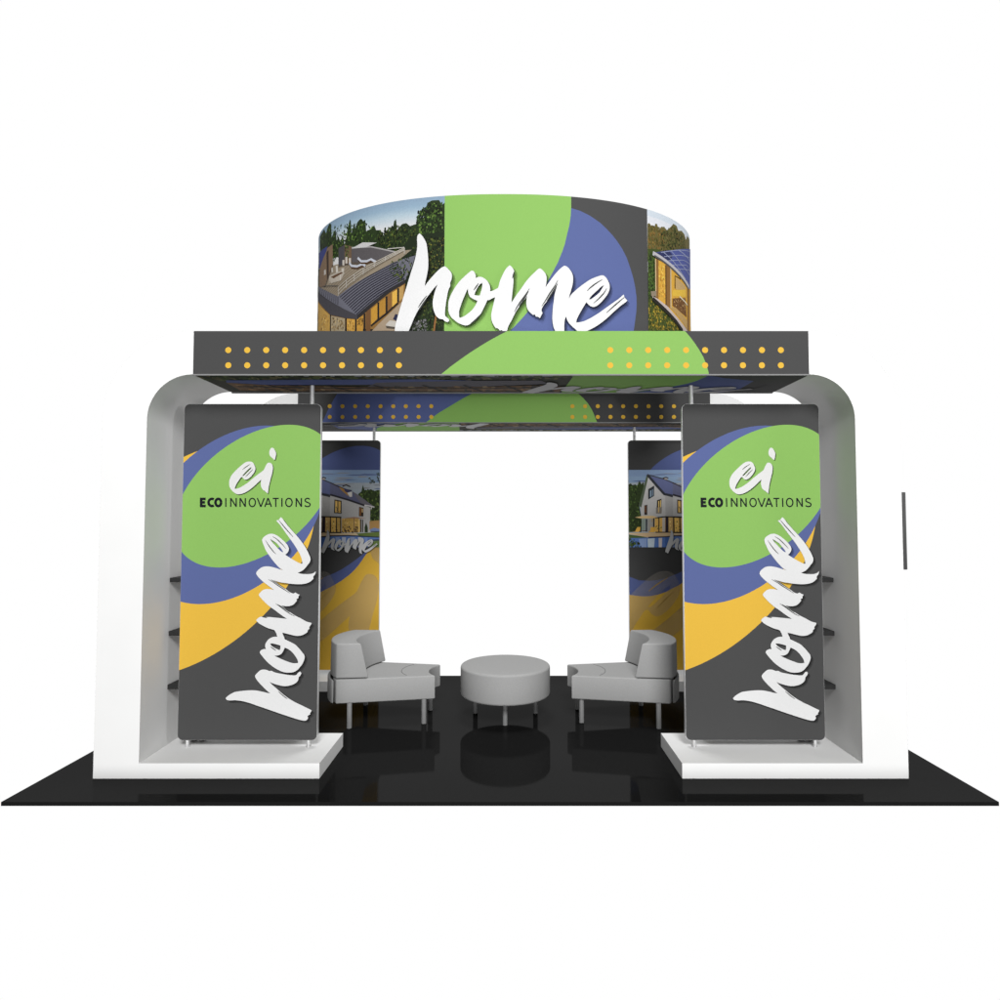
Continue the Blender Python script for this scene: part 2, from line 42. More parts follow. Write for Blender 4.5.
'dr_left': [('p',(44,60,30),[(-1.7457,1.1081),(-1.673,1.1132),(-1.6263,1.125),(-1.5847,1.0717),(-1.5495,1.1179),(-1.5169,1.1357),(-1.4928,1.115),(-1.4832,1.0041),(-1.4545,1.0446),(-1.4274,1.0527),(-1.4118,.9578),(-1.3867,.9833),(-1.3607,.9271),(-1.3369,.9858),(-1.3123,.8983),(-1.2901,.9573),(-1.2802,1.0195),(-1.253,1.0852),(-1.2423,1.0663),(-1.2356,.9681),(-1.2146,1.0193),(-1.2044,1.045),(-1.1935,.9984),(-1.1736,1.0418),(-1.1535,1.0572),(-1.134,1.0609),(-1.1143,1.0367),(-1.0945,1.0445),(-1.0838,.9511),(-1.0464,.9597),(-1.01,.9845),(-.9916,.9419),(-.9552,.9358),(-.9198,.8832),(-.8856,.9093),(-.8431,.9422),(-.8354,.9879),(-.8182,1.001),(-.8095,.9144),(-.7684,.9557),(-.7356,.9595),(-.7025,.9325),(-.655,.943),(-.631,.9868),(-.6068,.9845),(-.5833,.9901),(-.6235,1.0169),(-.6235,1.0401),(-.5917,1.0447),(-.5604,1.0265),(-.5681,1.0965),(-.5297,1.1124),(-.4753,1.1121),(-.4516,1.072),(-.4172,1.1005),(-.4154,.6345),(-1.7335,.8797)]),('f',[(62,88,38),(88,118,50),(40,60,28),(28,38,20),(50,72,34),(20,28,14),(34,50,26),(116,146,68)],[(-1.7302,1.0845),(-1.5001,1.1008),(-1.247,1.0433),(-1.1044,1.0267),(-1.01,.9609),(-.9901,.8003),(-1.2999,.8628),(-1.4496,.7879),(-1.7229,.9358)],435,.0243),('f',[(52,70,34),(70,90,42),(30,42,22),(40,56,28),(18,26,12),(96,104,44),(28,36,20),(38,50,26),(52,66,32),(20,24,16)],[(-1.0005,.9277),(-.8346,.9488),(-.7187,.9343),(-.6542,.912),(-.6533,.7273),(-.8166,.7601),(-.9545,.8103)],493,.0243),('f',[(62,88,38),(88,118,50),(40,60,28),(28,38,20),(50,72,34),(20,28,14),(34,50,26),(116,146,68),(28,36,20),(38,50,26)],[(-.6393,1.0339),(-.5604,1.0804),(-.4516,1.0874),(-.4349,.8031),(-.59,.8139),(-.6542,.9275)],493,.027),('p',(34,46,26),[(-.7835,.7562),(-.6862,.8536),(-.4163,.8632),(-.4136,.1081),(-.8197,.1322)]),('f',[(52,70,34),(70,90,42),(30,42,22),(40,56,28),(18,26,12),(96,104,44),(28,36,20),(38,50,26),(52,66,32),(20,24,16)],[(-.7171,.7027),(-.6218,.832),(-.4358,.8337),(-.4323,.1201),(-.6813,.1331),(-.5883,.5077)],957,.027),('f',[(130,126,50),(108,114,48),(150,140,56)],[(-.59,.7679),(-.4358,.8185),(-.434,.4227),(-.5731,.4762)],75,.013),('p',(160,146,126),[(-1.7224,.6535),(-1.5584,.77),(-1.2986,.7455),(-1.2221,.7646),(-1.0254,.7001),(-.8244,.7494),(-.6854,.7457),(-.8493,.6401),(-1.1894,.5469),(-1.369,.4868)]),('l',(136,122,104),[(-1.5719,.5907),(-1.2214,.7285)],.006),('l',(136,122,104),[(-1.5407,.5769),(-1.1549,.726)],.006),('l',(136,122,104),[(-1.5115,.5639),(-1.0909,.725)],.006),('l',(136,122,104),[(-1.4844,.5517),(-1.0305,.7255)],.006),('l',(136,122,104),[(-1.4588,.5402),(-.9716,.7269)],.006),('l',(136,122,104),[(-1.4342,.5291),(-.9138,.7292)],.006),('l',(136,122,104),[(-1.4106,.5184),(-.8586,.7324)],.006),('l',(136,122,104),[(-1.3873,.5081),(-.804,.7363)],.006),('l',(136,122,104),[(-1.3651,.4981),(-.7501,.7408)],.006),('l',(96,86,76),[(-1.3721,.7316),(-1.298,.7284),(-1.2214,.7213),(-1.1591,.7088),(-1.0341,.6944),(-.9447,.6948)],.016),('l',(104,92,80),[(-1.7101,.6665),(-1.5654,.6222),(-1.449,.7631)],.014),('p',(96,92,94),[(-1.2228,.8464),(-1.0268,.8127),(-.8166,.7415),(-.953,.7007),(-1.0436,.7038),(-1.1598,.7176),(-1.2214,.7301)]),('l',(178,174,174),[(-1.2228,.8464),(-1.0268,.8127),(-.8166,.7415)],.01),('p',(138,114,92),[(-1.7291,.7925),(-1.5454,.9327),(-1.4551,.9376),(-1.449,.7714),(-1.5724,.6325),(-1.7224,.6535)]),('p',(70,56,46),[(-1.5531,.9018),(-1.5181,.9073),(-1.5097,.6894),(-1.5383,.6643)]),('p',(62,72,136),[(-1.7374,.9585),(-1.5353,.9461),(-1.5548,.9107),(-1.6989,.816),(-1.7307,.8273)]),('p',(78,76,80),[(-1.3747,.8804),(-1.3006,.8872),(-1.298,.7333),(-1.3721,.7349)]),('p',(118,96,74),[(-1.3006,.8872),(-1.2234,.8578),(-1.2214,.7245),(-1.298,.7333)]),('f',[(62,88,38),(88,118,50),(40,60,28),(28,38,20),(50,72,34),(20,28,14),(34,50,26),(116,146,68)],[(-1.2947,.8777),(-1.2557,.8684),(-1.2543,.7716),(-1.2934,.7806)],46,.0162),('p',(216,208,198),[(-1.324,.7717),(-1.3012,.7663),(-1.3006,.7226),(-1.3234,.7279)]),('p',(216,208,198),[(-1.2874,.7856),(-1.265,.7805),(-1.2643,.7289),(-1.2868,.7339)]),('p',(216,208,198),[(-1.2496,.769),(-1.2282,.7643),(-1.2275,.7146),(-1.249,.7191)]),('p',(214,212,212),[(-1.2228,.8376),(-1.1101,.8635),(-.9776,.8375),(-1.0824,.8179)]),('l',(84,60,40),[(-1.2362,.7156),(-1.2146,.6871),(-1.157,.671),(-1.1037,.6787),(-1.0752,.6596)],.02),('l',(204,208,218),[(-1.2429,.7291),(-1.2207,.7004),(-1.1633,.6841),(-1.1101,.6917),(-1.081,.6724)],.018),('l',(84,60,40),[(-1.1508,.7381),(-1.1157,.703),(-1.0623,.6936),(-1.0232,.7029),(-.979,.6741)],.02),('l',(204,208,218),[(-1.157,.7513),(-1.1221,.716),(-1.0681,.7064),(-1.029,.7156),(-.9842,.6866)],.018),('p',(196,186,172),[(-1.5067,.6885),(-1.3208,.6861),(-1.2973,.6606),(-1.3427,.6103),(-1.4747,.6181)]),('p',(104,76,54),[(-1.4759,.6718),(-1.3318,.6765),(-1.3156,.6647),(-1.4329,.6491)]),('p',(222,216,206),[(-1.4081,.744),(-1.3823,.7423),(-1.3759,.687),(-1.4018,.6886)]),('p',(212,206,196),[(-1.4716,.7447),(-1.4484,.7433),(-1.4422,.7039),(-1.4649,.7051)]),('p',(214,206,194),[(-1.335,.7048),(-1.3025,.7021),(-1.3038,.6734),(-1.3318,.6765)]),('l',(232,226,216),[(-1.4989,.6253),(-1.4941,.6768)],.006),('l',(232,226,216),[(-1.3479,.6123),(-1.346,.6588)],.006),('p',(204,198,190),[(-1.5952,.7647),(-1.5619,.7628),(-1.5572,.7197),(-1.594,.7225)]),('l',(206,198,184),[(-1.3702,.5599),(-1.2736,.5993),(-1.1214,.6494),(-.953,.6975),(-.742,.7639)],.006),('l',(206,198,184),[(-1.3696,.5313),(-1.2729,.5735),(-1.1207,.6303),(-.953,.6838),(-.742,.7552)],.006),('l',(206,198,184),[(-1.369,.5044),(-1.2729,.5495),(-1.1207,.6126),(-.953,.6709),(-.742,.7471)],.006),('l',(190,184,176),[(-1.3677,.5634),(-1.3664,.4903)],.007),('l',(190,184,176),[(-1.2736,.5993),(-1.2729,.535)],.007),('l',(190,184,176),[(-1.1887,.6254),(-1.188,.5696)],.007),('l',(190,184,176),[(-1.1002,.6536),(-1.0995,.6061)],.007),('l',(190,184,176),[(-.9975,.6839),(-.9975,.6479)],.007),('l',(190,184,176),[(-.9008,.7136),(-.9008,.684)],.007),('l',(190,184,176),[(-.8166,.74),(-.8158,.7151)],.007),('l',(190,184,176),[(-.742,.7639),(-.742,.7176)],.007),('l',(200,196,190),[(-.884,.7735),(-.742,.7669)],.007),('l',(90,86,84),[(-1.5917,.6298),(-1.3702,.5721)],.006),('p',(116,116,128),[(-1.7229,.6707),(-1.369,.4868),(-1.1894,.5469),(-.9522,.6186),(-.8236,.6642),(-.6533,.6966),(-.6764,.6219),(-.7324,.5119),(-.8439,.4655),(-1.0399,.3576),(-1.1494,.2925),(-1.3156,.3799),(-1.7207,.6188)]),('l',(44,42,54),[(-1.3466,.4739),(-1.1963,.5294),(-1.063,.5781),(-.9274,.621),(-.7993,.6613)],.0085),('l',(44,42,54),[(-1.326,.4557),(-1.1812,.5128),(-1.0515,.5623),(-.9183,.6057),(-.7922,.6462)],.0085),('l',(44,42,54),[(-1.3058,.4378),(-1.166,.4962),(-1.0399,.5465),(-.9092,.5904),(-.7851,.6312)],.0085),('l',(44,42,54),[(-1.2868,.4203),(-1.1508,.4797),(-1.0283,.5307),(-.9001,.5751),(-.7787,.6162)],.0085),('l',(44,42,54),[(-1.2676,.403),(-1.1361,.4635),(-1.0166,.515),(-.8909,.5598),(-.7724,.6013)],.0085),('l',(44,42,54),[(-1.2483,.3857),(-1.1214,.4472),(-1.0049,.4994),(-.8825,.5447),(-.7652,.5863)],.0085),('l',(44,42,54),[(-1.2302,.3688),(-1.1073,.4312),(-.9938,.4839),(-.8733,.5295),(-.7589,.5714)],.0085),('l',(44,42,54),[(-1.2119,.352),(-1.0931,.4153),(-.982,.4684),(-.8648,.5144),(-.7517,.5564)],.0085),('l',(44,42,54),[(-1.1942,.3354),(-1.0788,.3994),(-.9709,.453),(-.8555,.4993),(-.7453,.5415)],.0085),('l',(44,42,54),[(-1.1764,.3189),(-1.0645,.3835),(-.9597,.4377),(-.847,.4843),(-.7388,.5267)],.0085),('l',(44,42,54),[(-1.1591,.3027),(-1.0508,.3679),(-.9485,.4224),(-.8385,.4693),(-.7324,.5119)],.0085),('l',(50,48,58),[(-1.6554,.6322),(-1.6927,.5972)],.008),('l',(50,48,58),[(-1.6114,.6107),(-1.6332,.5684)],.008),('l',(50,48,58),[(-1.573,.5914),(-1.5876,.5447)],.008),('l',(50,48,58),[(-1.5383,.5737),(-1.5484,.5234)],.008),('l',(50,48,58),[(-1.5067,.5572),(-1.5133,.5037)],.008),('l',(50,48,58),[(-1.4765,.5414),(-1.4807,.485)],.008),('l',(50,48,58),[(-1.4484,.5265),(-1.4508,.4674)],.008),('l',(50,48,58),[(-1.4212,.512),(-1.4224,.4504)],.008),('l',(50,48,58),[(-1.3949,.498),(-1.3961,.4342)],.008),('l',(50,48,58),[(-1.3702,.4846),(-1.3702,.4183)],.008),('f',[(52,70,34),(70,90,42),(30,42,22),(40,56,28),(18,26,12),(96,104,44)],[(-.8493,.6711),(-.7008,.6857),(-.6682,.6058),(-.7485,.4903),(-.8142,.5278),(-.8656,.6111)],133,.0194),('p',(150,112,60),[(-1.7173,.5497),(-1.4551,.3554),(-1.269,.2905),(-1.1438,.2625),(-1.0305,.329),(-.8392,.4418),(-.7316,.4888),(-.7388,.3667),(-.7946,.1301),(-1.705,.2789)]),('p',(206,164,84),[(-1.7168,.5325),(-1.4692,.3544),(-1.4667,.2232),(-1.705,.2789)]),('f',[(170,128,64),(228,190,110),(190,160,104)],[(-1.7028,.4943),(-1.4838,.3536),(-1.4813,.2303),(-1.6933,.2801)],52,.027),('p',(176,160,130),[(-1.4545,.3471),(-1.2802,.2901),(-1.2789,.1885),(-1.4521,.2202)]),('f',[(206,180,130),(150,124,84),(120,100,70)],[(-1.4404,.3277),(-1.2914,.2825),(-1.2901,.1944),(-1.4385,.2216)],52,.027),('p',(216,166,76),[(-1.2577,.2846),(-1.1736,.263),(-1.1729,.1722),(-1.2563,.1849)]),('f',[(120,84,40),(240,196,110)],[(-1.247,.2748),(-1.1839,.2567),(-1.1826,.1776),(-1.2456,.1871)],34,.0162),('p',(208,156,66),[(-1.1577,.2606),(-1.0952,.283),(-1.0938,.1614),(-1.1563,.1699)]),('f',[(90,70,36),(140,104,50)],[(-1.1535,.2521),(-1.0952,.2752),(-1.0945,.2046),(-1.1528,.2127)],40,.0162),('p',(122,86,52),[(-1.0674,.3066),(-1.0261,.3284),(-1.0239,.1528),(-1.0659,.1579)]),('p',(206,154,60),[(-1.0195,.3229),(-.9604,.3574),(-.9597,.2456),(-1.0181,.1996)]),('p',(190,140,58),[(-.9507,.364),(-.8894,.3987),(-.8886,.2796),(-.95,.2507)]),('p',(236,186,84),[(-.8385,.4286),(-.7969,.4489),(-.7962,.3412),(-.8377,.3098)]),('p',(198,160,96),[(-.7811,.4581),(-.7436,.4776),(-.7477,.3751),(-.7803,.3551)]),('p',(150,106,56),[(-.8825,.401),(-.8455,.4201),(-.8447,.3028),(-.8817,.2758)]),('l',(38,34,32),[(-1.4619,.3601),(-1.4594,.2217)],.016),('l',(38,34,32),[(-1.269,.2945),(-1.2676,.1867)],.016),('l',(38,34,32),[(-1.1639,.2663),(-1.1626,.1707)],.016),('l',(38,34,32),[(-1.0803,.2966),(-1.0788,.1595)],.016),('l',(38,34,32),[(-.956,.3662),(-.9552,.2342)],.016),('l',(38,34,32),[(-.8856,.4044),(-.884,.2729)],.016),('l',(38,34,32),[(-.789,.4559),(-.7883,.3481)],.016),('l',(38,34,32),[(-1.0195,.1912),(-.8833,.2713),(-.8377,.3067),(-.7883,.3435)],.016),('p',(74,72,78),[(-1.7207,.6188),(-1.3156,.3799),(-1.1494,.2941),(-1.1438,.2617),(-1.269,.2897),(-1.4551,.3537),(-1.7173,.5497)]),('p',(50,48,50),[(-1.1494,.2941),(-1.0399,.3576),(-.8439,.4655),(-.7324,.5119),(-.7316,.4872),(-.8392,.4403),(-1.0305,.3274),(-1.1438,.2617)]),('p',(176,156,132),[(-1.01,.1512),(-.8794,.2531),(-.7388,.3628),(-.6829,.3315),(-.778,.1288)]),('p',(206,200,190),[(-.8879,.1885),(-.854,.216),(-.7867,.1991),(-.7946,.1447),(-.8825,.1617)]),('p',(90,82,72),[(-.8879,.1777),(-.7946,.1569),(-.7946,.1416),(-.8825,.1571)]),('p',(44,48,76),[(-.8283,.2213),(-.8088,.2609),(-.7756,.2472),(-.7906,.1995)]),('l',(150,104,60),[(-.4892,.2434),(-.4987,.1833),(-.5074,.1119)],.014),('f',[(120,118,122),(140,138,140),(70,74,60)],[(-.6657,.1929),(-.5715,.2023),(-.5553,.118),(-.6813,.1255)],69,.0216)],
'dr_right': [('p',(112,104,60),[(1.1702,1.025),(1.1887,1.0357),(1.214,1.0152),(1.2349,.984),(1.249,1.0438),(1.2696,1.0491),(1.2914,1.0062),(1.313,1.0362),(1.3517,1.0469),(1.3829,1.028),(1.4336,1.0711),(1.4704,1.1076),(1.5181,1.1069),(1.546,1.0748),(1.6073,1.0967),(1.6617,1.0867),(1.7011,1.0559),(1.7324,1.1027),(1.8444,1.1149),(1.829,.9685),(1.1667,.7214)]),('f',[(122,98,50),(142,112,58),(90,84,40),(104,98,48)],[(1.1736,1.0098),(1.2729,1.0338),(1.3524,1.0226),(1.3498,.843),(1.1757,.7709)],319,.0243),('f',[(66,78,38),(50,60,30),(84,92,46),(36,40,22),(104,92,48)],[(1.3052,.9774),(1.4698,1.0908),(1.5631,1.0724),(1.6611,1.0576),(1.6826,.972),(1.3032,.8313)],435,.0216),('p',(72,86,40),[(1.1681,.8251),(1.3038,.8476),(1.3025,.7505),(1.6372,.2617),(1.1605,.1704)]),('f',[(54,70,32),(40,52,26),(76,98,46),(86,118,52)],[(1.1709,.8018),(1.2483,.8024),(1.2436,.4654),(1.1715,.4287)],319,.0243),('f',[(96,100,40),(70,82,34),(54,66,30),(176,152,52),(150,128,48)],[(1.1715,.4208),(1.2436,.4335),(1.3911,.3498),(1.5783,.2518),(1.1688,.1756)],609,.0243),('p',(86,96,160),[(1.2112,.7991),(1.4212,.8719),(1.835,1.0269),(1.8048,.6727),(1.7257,.6597),(1.5478,.7102),(1.3974,.7478),(1.3025,.7747)]),('p',(52,58,100),[(1.2268,.8008),(1.3993,.8609),(1.4514,.8378),(1.3848,.7576),(1.3025,.7779)]),('l',(160,168,200),[(1.3032,.8232),(1.5103,.8999),(1.807,.9945)],.005),('l',(160,168,200),[(1.3376,.7977),(1.5584,.8734),(1.8026,.9363)],.005),('l',(160,168,200),[(1.3728,.7724),(1.6125,.8492),(1.7987,.8784)],.005),('l',(160,168,200),[(1.4099,.7478),(1.6775,.829),(1.7943,.8204)],.005),('l',(160,168,200),[(1.4496,.7239),(1.7684,.8186),(1.791,.763)],.005),('l',(170,178,206),[(1.4187,.8696),(1.5742,.8),(1.7657,.7711)],.006),('l',(170,178,206),[(1.5264,.9066),(1.8004,.905)],.006),('l',(170,178,206),[(1.326,.8337),(1.4508,.7883),(1.6497,.6979)],.006),('p',(228,176,70),[(1.2369,.7598),(1.3974,.7372),(1.5377,.6932),(1.7252,.6459),(1.8043,.6639),(1.78,.2991),(1.6165,.2567),(1.4428,.3608),(1.3549,.399),(1.2436,.4438)]),('f',[(244,200,90),(214,156,56),(232,180,80)],[(1.269,.7267),(1.3479,.7127),(1.344,.4532),(1.2762,.4716)],116,.027),('p',(206,172,116),[(1.482,.6685),(1.648,.6383),(1.6469,.6043),(1.4801,.5661)]),('l',(56,40,28),[(1.4686,.5713),(1.471,.6755),(1.5537,.6721)],.012),('p',(238,196,74),[(1.4329,.5462),(1.6475,.6129),(1.6457,.5501),(1.4317,.5002)]),('p',(122,84,46),[(1.4317,.4806),(1.6452,.5415),(1.6628,.3816),(1.5312,.3977),(1.4305,.4233)]),('f',[(160,116,66),(96,66,40),(210,176,120)],[(1.4453,.4838),(1.624,.5303),(1.6412,.4093),(1.4576,.4294)],63,.0216),('l',(226,214,186),[(1.5341,.5224),(1.691,.4908)],.014),('p',(196,160,100),[(1.3917,.4034),(1.4716,.4163),(1.6865,.3543),(1.6837,.2734)]),('l',(146,106,56),[(1.2563,.756),(1.2523,.4431)],.03),('l',(146,106,56),[(1.3671,.7336),(1.362,.4036)],.034),('l',(146,106,56),[(1.3892,.7278),(1.3842,.4002)],.03),('l',(146,106,56),[(1.714,.6542),(1.6994,.2775)],.05),('l',(206,190,160),[(1.4124,.7239),(1.4093,.3991)],.012),('l',(90,62,36),[(1.353,.7301),(1.3504,.4061)],.012),('l',(222,196,150),[(1.2389,.7554),(1.2396,.4567)],.01),('p',(204,190,184),[(1.2024,.4499),(1.2436,.4446),(1.3645,.4025),(1.4564,.3556),(1.5625,.3093),(1.6786,.2721),(1.5894,.2502),(1.4838,.3078),(1.3253,.3802),(1.2058,.4378)]),('l',(44,42,38),[(1.2058,.433),(1.3253,.3737),(1.4807,.3005),(1.5783,.2476)],.03),('p',(150,136,116),[(1.1867,.4868),(1.2443,.5006),(1.2436,.459),(1.1922,.4481)]),('l',(196,194,198),[(1.2112,.7959),(1.3025,.7747),(1.3974,.7494),(1.4777,.7267),(1.5478,.7086),(1.628,.6827),(1.7324,.6585)],.034),('l',(92,90,92),[(1.2268,.7784),(1.3025,.7601),(1.3968,.733),(1.5377,.6907),(1.7129,.6385)],.016)],
'bp_R': [('p',(42,54,28),[(-.0048,1.9378),(.0251,1.959),(.0419,1.9378),(.0759,1.9463),(.0927,1.9293),(.1187,1.9888),(.137,1.9463),(.161,1.9718),(.1687,1.8868),(.1122,1.7255),(.1365,1.59),(.1352,1.4421),(-.0086,1.4421)]),('f',[(54,70,34),(38,48,24),(74,94,46),(28,34,20)],[(-.0006,1.9378),(.1183,1.9463),(.1433,1.8868),(.1038,1.734),(.128,1.59),(.1268,1.4463),(-.0044,1.4463)],120,.03),('p',(166,164,162),[(.2082,2.0356),(.1683,1.8443),(.129,1.7001),(.1341,1.607),(.3865,1.6086),(.5813,1.6086),(.5833,1.7849),(.3888,1.8358),(.2419,2.0058)]),('p',(150,148,146),[(.3888,1.8358),(.5833,1.7849),(.5813,1.6086),(.3907,1.6086)]),('p',(74,84,66),[(.1956,2.0466),(.2142,2.033),(.1683,1.8443),(.1349,1.7001),(.1063,1.7213),(.1474,1.8698)]),('p',(84,90,124),[(.2362,2.0313),(.3734,1.9973),(.5847,1.9123),(.5835,1.8019),(.4143,1.8443),(.3805,1.8571)]),('l',(44,46,52),[(.2024,2.0483),(.2965,1.9378),(.3804,1.8418),(.4227,1.8341),(.5834,1.7917)],.027),('l',(52,52,58),[(.1999,2.05),(.3735,2.0041),(.5848,1.914)],.011),('l',(56,50,48),[(.3651,2.01),(.3992,2.0211),(.4245,2.0109)],.012),('p',(150,140,130),[(.3821,2.0109),(.416,2.0075),(.4142,1.9939),(.382,1.999)]),('p',(42,44,48),[(.2095,1.8953),(.2727,1.9327),(.2716,1.8231),(.2085,1.7849)]),('p',(130,150,168),[(.2297,1.8766),(.2417,1.8834),(.2411,1.8189),(.2291,1.8104)]),('p',(96,112,128),[(.2502,1.8885),(.2638,1.897),(.2632,1.829),(.2496,1.8205)]),('p',(44,40,38),[(.3017,1.7781),(.3502,1.7951),(.3444,1.6366),(.2953,1.6366)]),('p',(206,176,106),[(.3152,1.7679),(.3254,1.7713),(.3225,1.6493),(.3124,1.6493)]),('p',(222,190,112),[(.3356,1.7764),(.3441,1.7798),(.3412,1.651),(.3327,1.651)]),('p',(120,112,104),[(.29,1.7001),(.3536,1.7069),(.3487,1.6366),(.2894,1.6366)]),('p',(190,164,104),[(.3146,1.7001),(.3247,1.7018),(.3225,1.6493),(.3124,1.6493)]),('p',(52,42,38),[(.1673,1.7239),(.1987,1.7306),(.1978,1.6222),(.1664,1.6222)]),('p',(110,70,44),[(.174,1.7154),(.1842,1.7171),(.1836,1.6493),(.1734,1.6493)]),('p',(200,168,96),[(.5172,1.7832),(.5832,1.7722),(.5816,1.6366),(.5156,1.6366)]),('l',(52,46,42),[(.5172,1.7849),(.5832,1.773)],.012),('l',(60,54,48),[(.5476,1.7764),(.5461,1.6366)],.01),('p',(126,138,128),[(.1365,1.59),(.1763,1.5866),(.1752,1.4632),(.1354,1.4615)]),('p',(150,146,138),[(.2042,1.5849),(.2635,1.59),(.2621,1.4421),(.2029,1.4421)]),('l',(40,36,36),[(.1889,1.5799),(.1877,1.4463)],.016),('l',(44,40,38),[(.2661,1.59),(.2648,1.4547)],.014),('p',(206,164,86),[(.2762,1.5883),(.3906,1.5985),(.3891,1.4421),(.2748,1.4421)]),('p',(176,168,160),[(.3567,1.5951),(.3864,1.5968),(.3849,1.4463),(.3553,1.4463)]),('f',[(150,120,60),(90,100,60),(230,190,110)],[(.2841,1.5223),(.3518,1.5223),(.351,1.4463),(.2833,1.4463)],18,.02),('p',(196,160,100),[(.4203,1.5968),(.5812,1.5968),(.5794,1.4421),(.4187,1.4421)]),('p',(226,180,90),[(.4812,1.5934),(.5303,1.5934),(.5287,1.4463),(.4796,1.4463)]),('f',[(120,92,50),(236,204,130)],[(.4283,1.5562),(.5723,1.5562),(.571,1.4463),(.4272,1.4463)],14,.02),('p',(42,34,42),[(.389,1.6053),(.4221,1.6053),(.4203,1.4361),(.3873,1.4361)]),('l',(42,38,38),[(.3203,1.5934),(.3188,1.4395)],.011),('l',(42,38,38),[(.4761,1.5934),(.4745,1.4395)],.011),('l',(42,38,38),[(.5346,1.5934),(.5329,1.4395)],.011),('l',(40,36,36),[(.2762,1.59),(.3907,1.6036),(.5812,1.5985)],.013),('l',(46,42,40),[(.2833,1.4395),(.5794,1.4378)],.012),('p',(196,168,120),[(.0646,1.5968),(.1409,1.612),(.251,1.6137),(.3102,1.5985),(.2508,1.5849),(.1322,1.5849)]),('l',(160,130,90),[(.2508,1.5849),(.2462,1.5477)],.008),('p',(206,160,70),[(.038,1.4463),(.0676,1.4505),(.0908,1.4936),(.123,1.4953),(.1192,1.453),(.1022,1.4412)]),('p',(204,158,72),[(.2029,1.4378),(.2259,1.4547),(.233,1.4953),(.2838,1.4919),(.28,1.4463),(.2663,1.4378)]),('l',(90,70,50),[(.1396,1.4547),(.1861,1.4547)],.009),('p',(186,160,124),[(-.0087,1.4311),(.5794,1.4361),(.579,1.4024),(.3844,1.3939),(.2066,1.3855),(.1137,1.4024),(-.0088,1.4209)]),('p',(66,84,44),[(-.0088,1.4159),(.1137,1.4007),(.2066,1.3855),(-.0092,1.3703)]),('p',(76,104,160),[(-.0091,1.377),(.2066,1.3821),(.3843,1.3889),(.579,1.399),(.5776,1.2792),(-.0099,1.2792)]),('p',(120,140,176),[(.105,1.3703),(.1896,1.3737),(.1888,1.2792),(.1212,1.2792)]),('p',(170,182,190),[(.1981,1.372),(.2742,1.377),(.2649,1.2792),(.2015,1.2792)]),('p',(188,180,176),[(.3148,1.3787),(.3521,1.3804),(.3477,1.2792),(.3156,1.2792)]),('p',(60,88,142),[(.3843,1.3855),(.4181,1.3872),(.417,1.2792),(.3832,1.2792)]),('p',(150,160,180),[(.435,1.3855),(.5789,1.3922),(.5776,1.2792),(.4508,1.2792)]),('l',(48,48,56),[(.2066,1.3855),(.3843,1.3922),(.579,1.4007)],.012),('f',[(54,70,34),(38,48,24),(74,94,46),(28,34,20)],[(-.0091,1.3745),(.0627,1.3618),(.1298,1.3028),(.1212,1.2817),(-.0098,1.2817)],60,.03)],
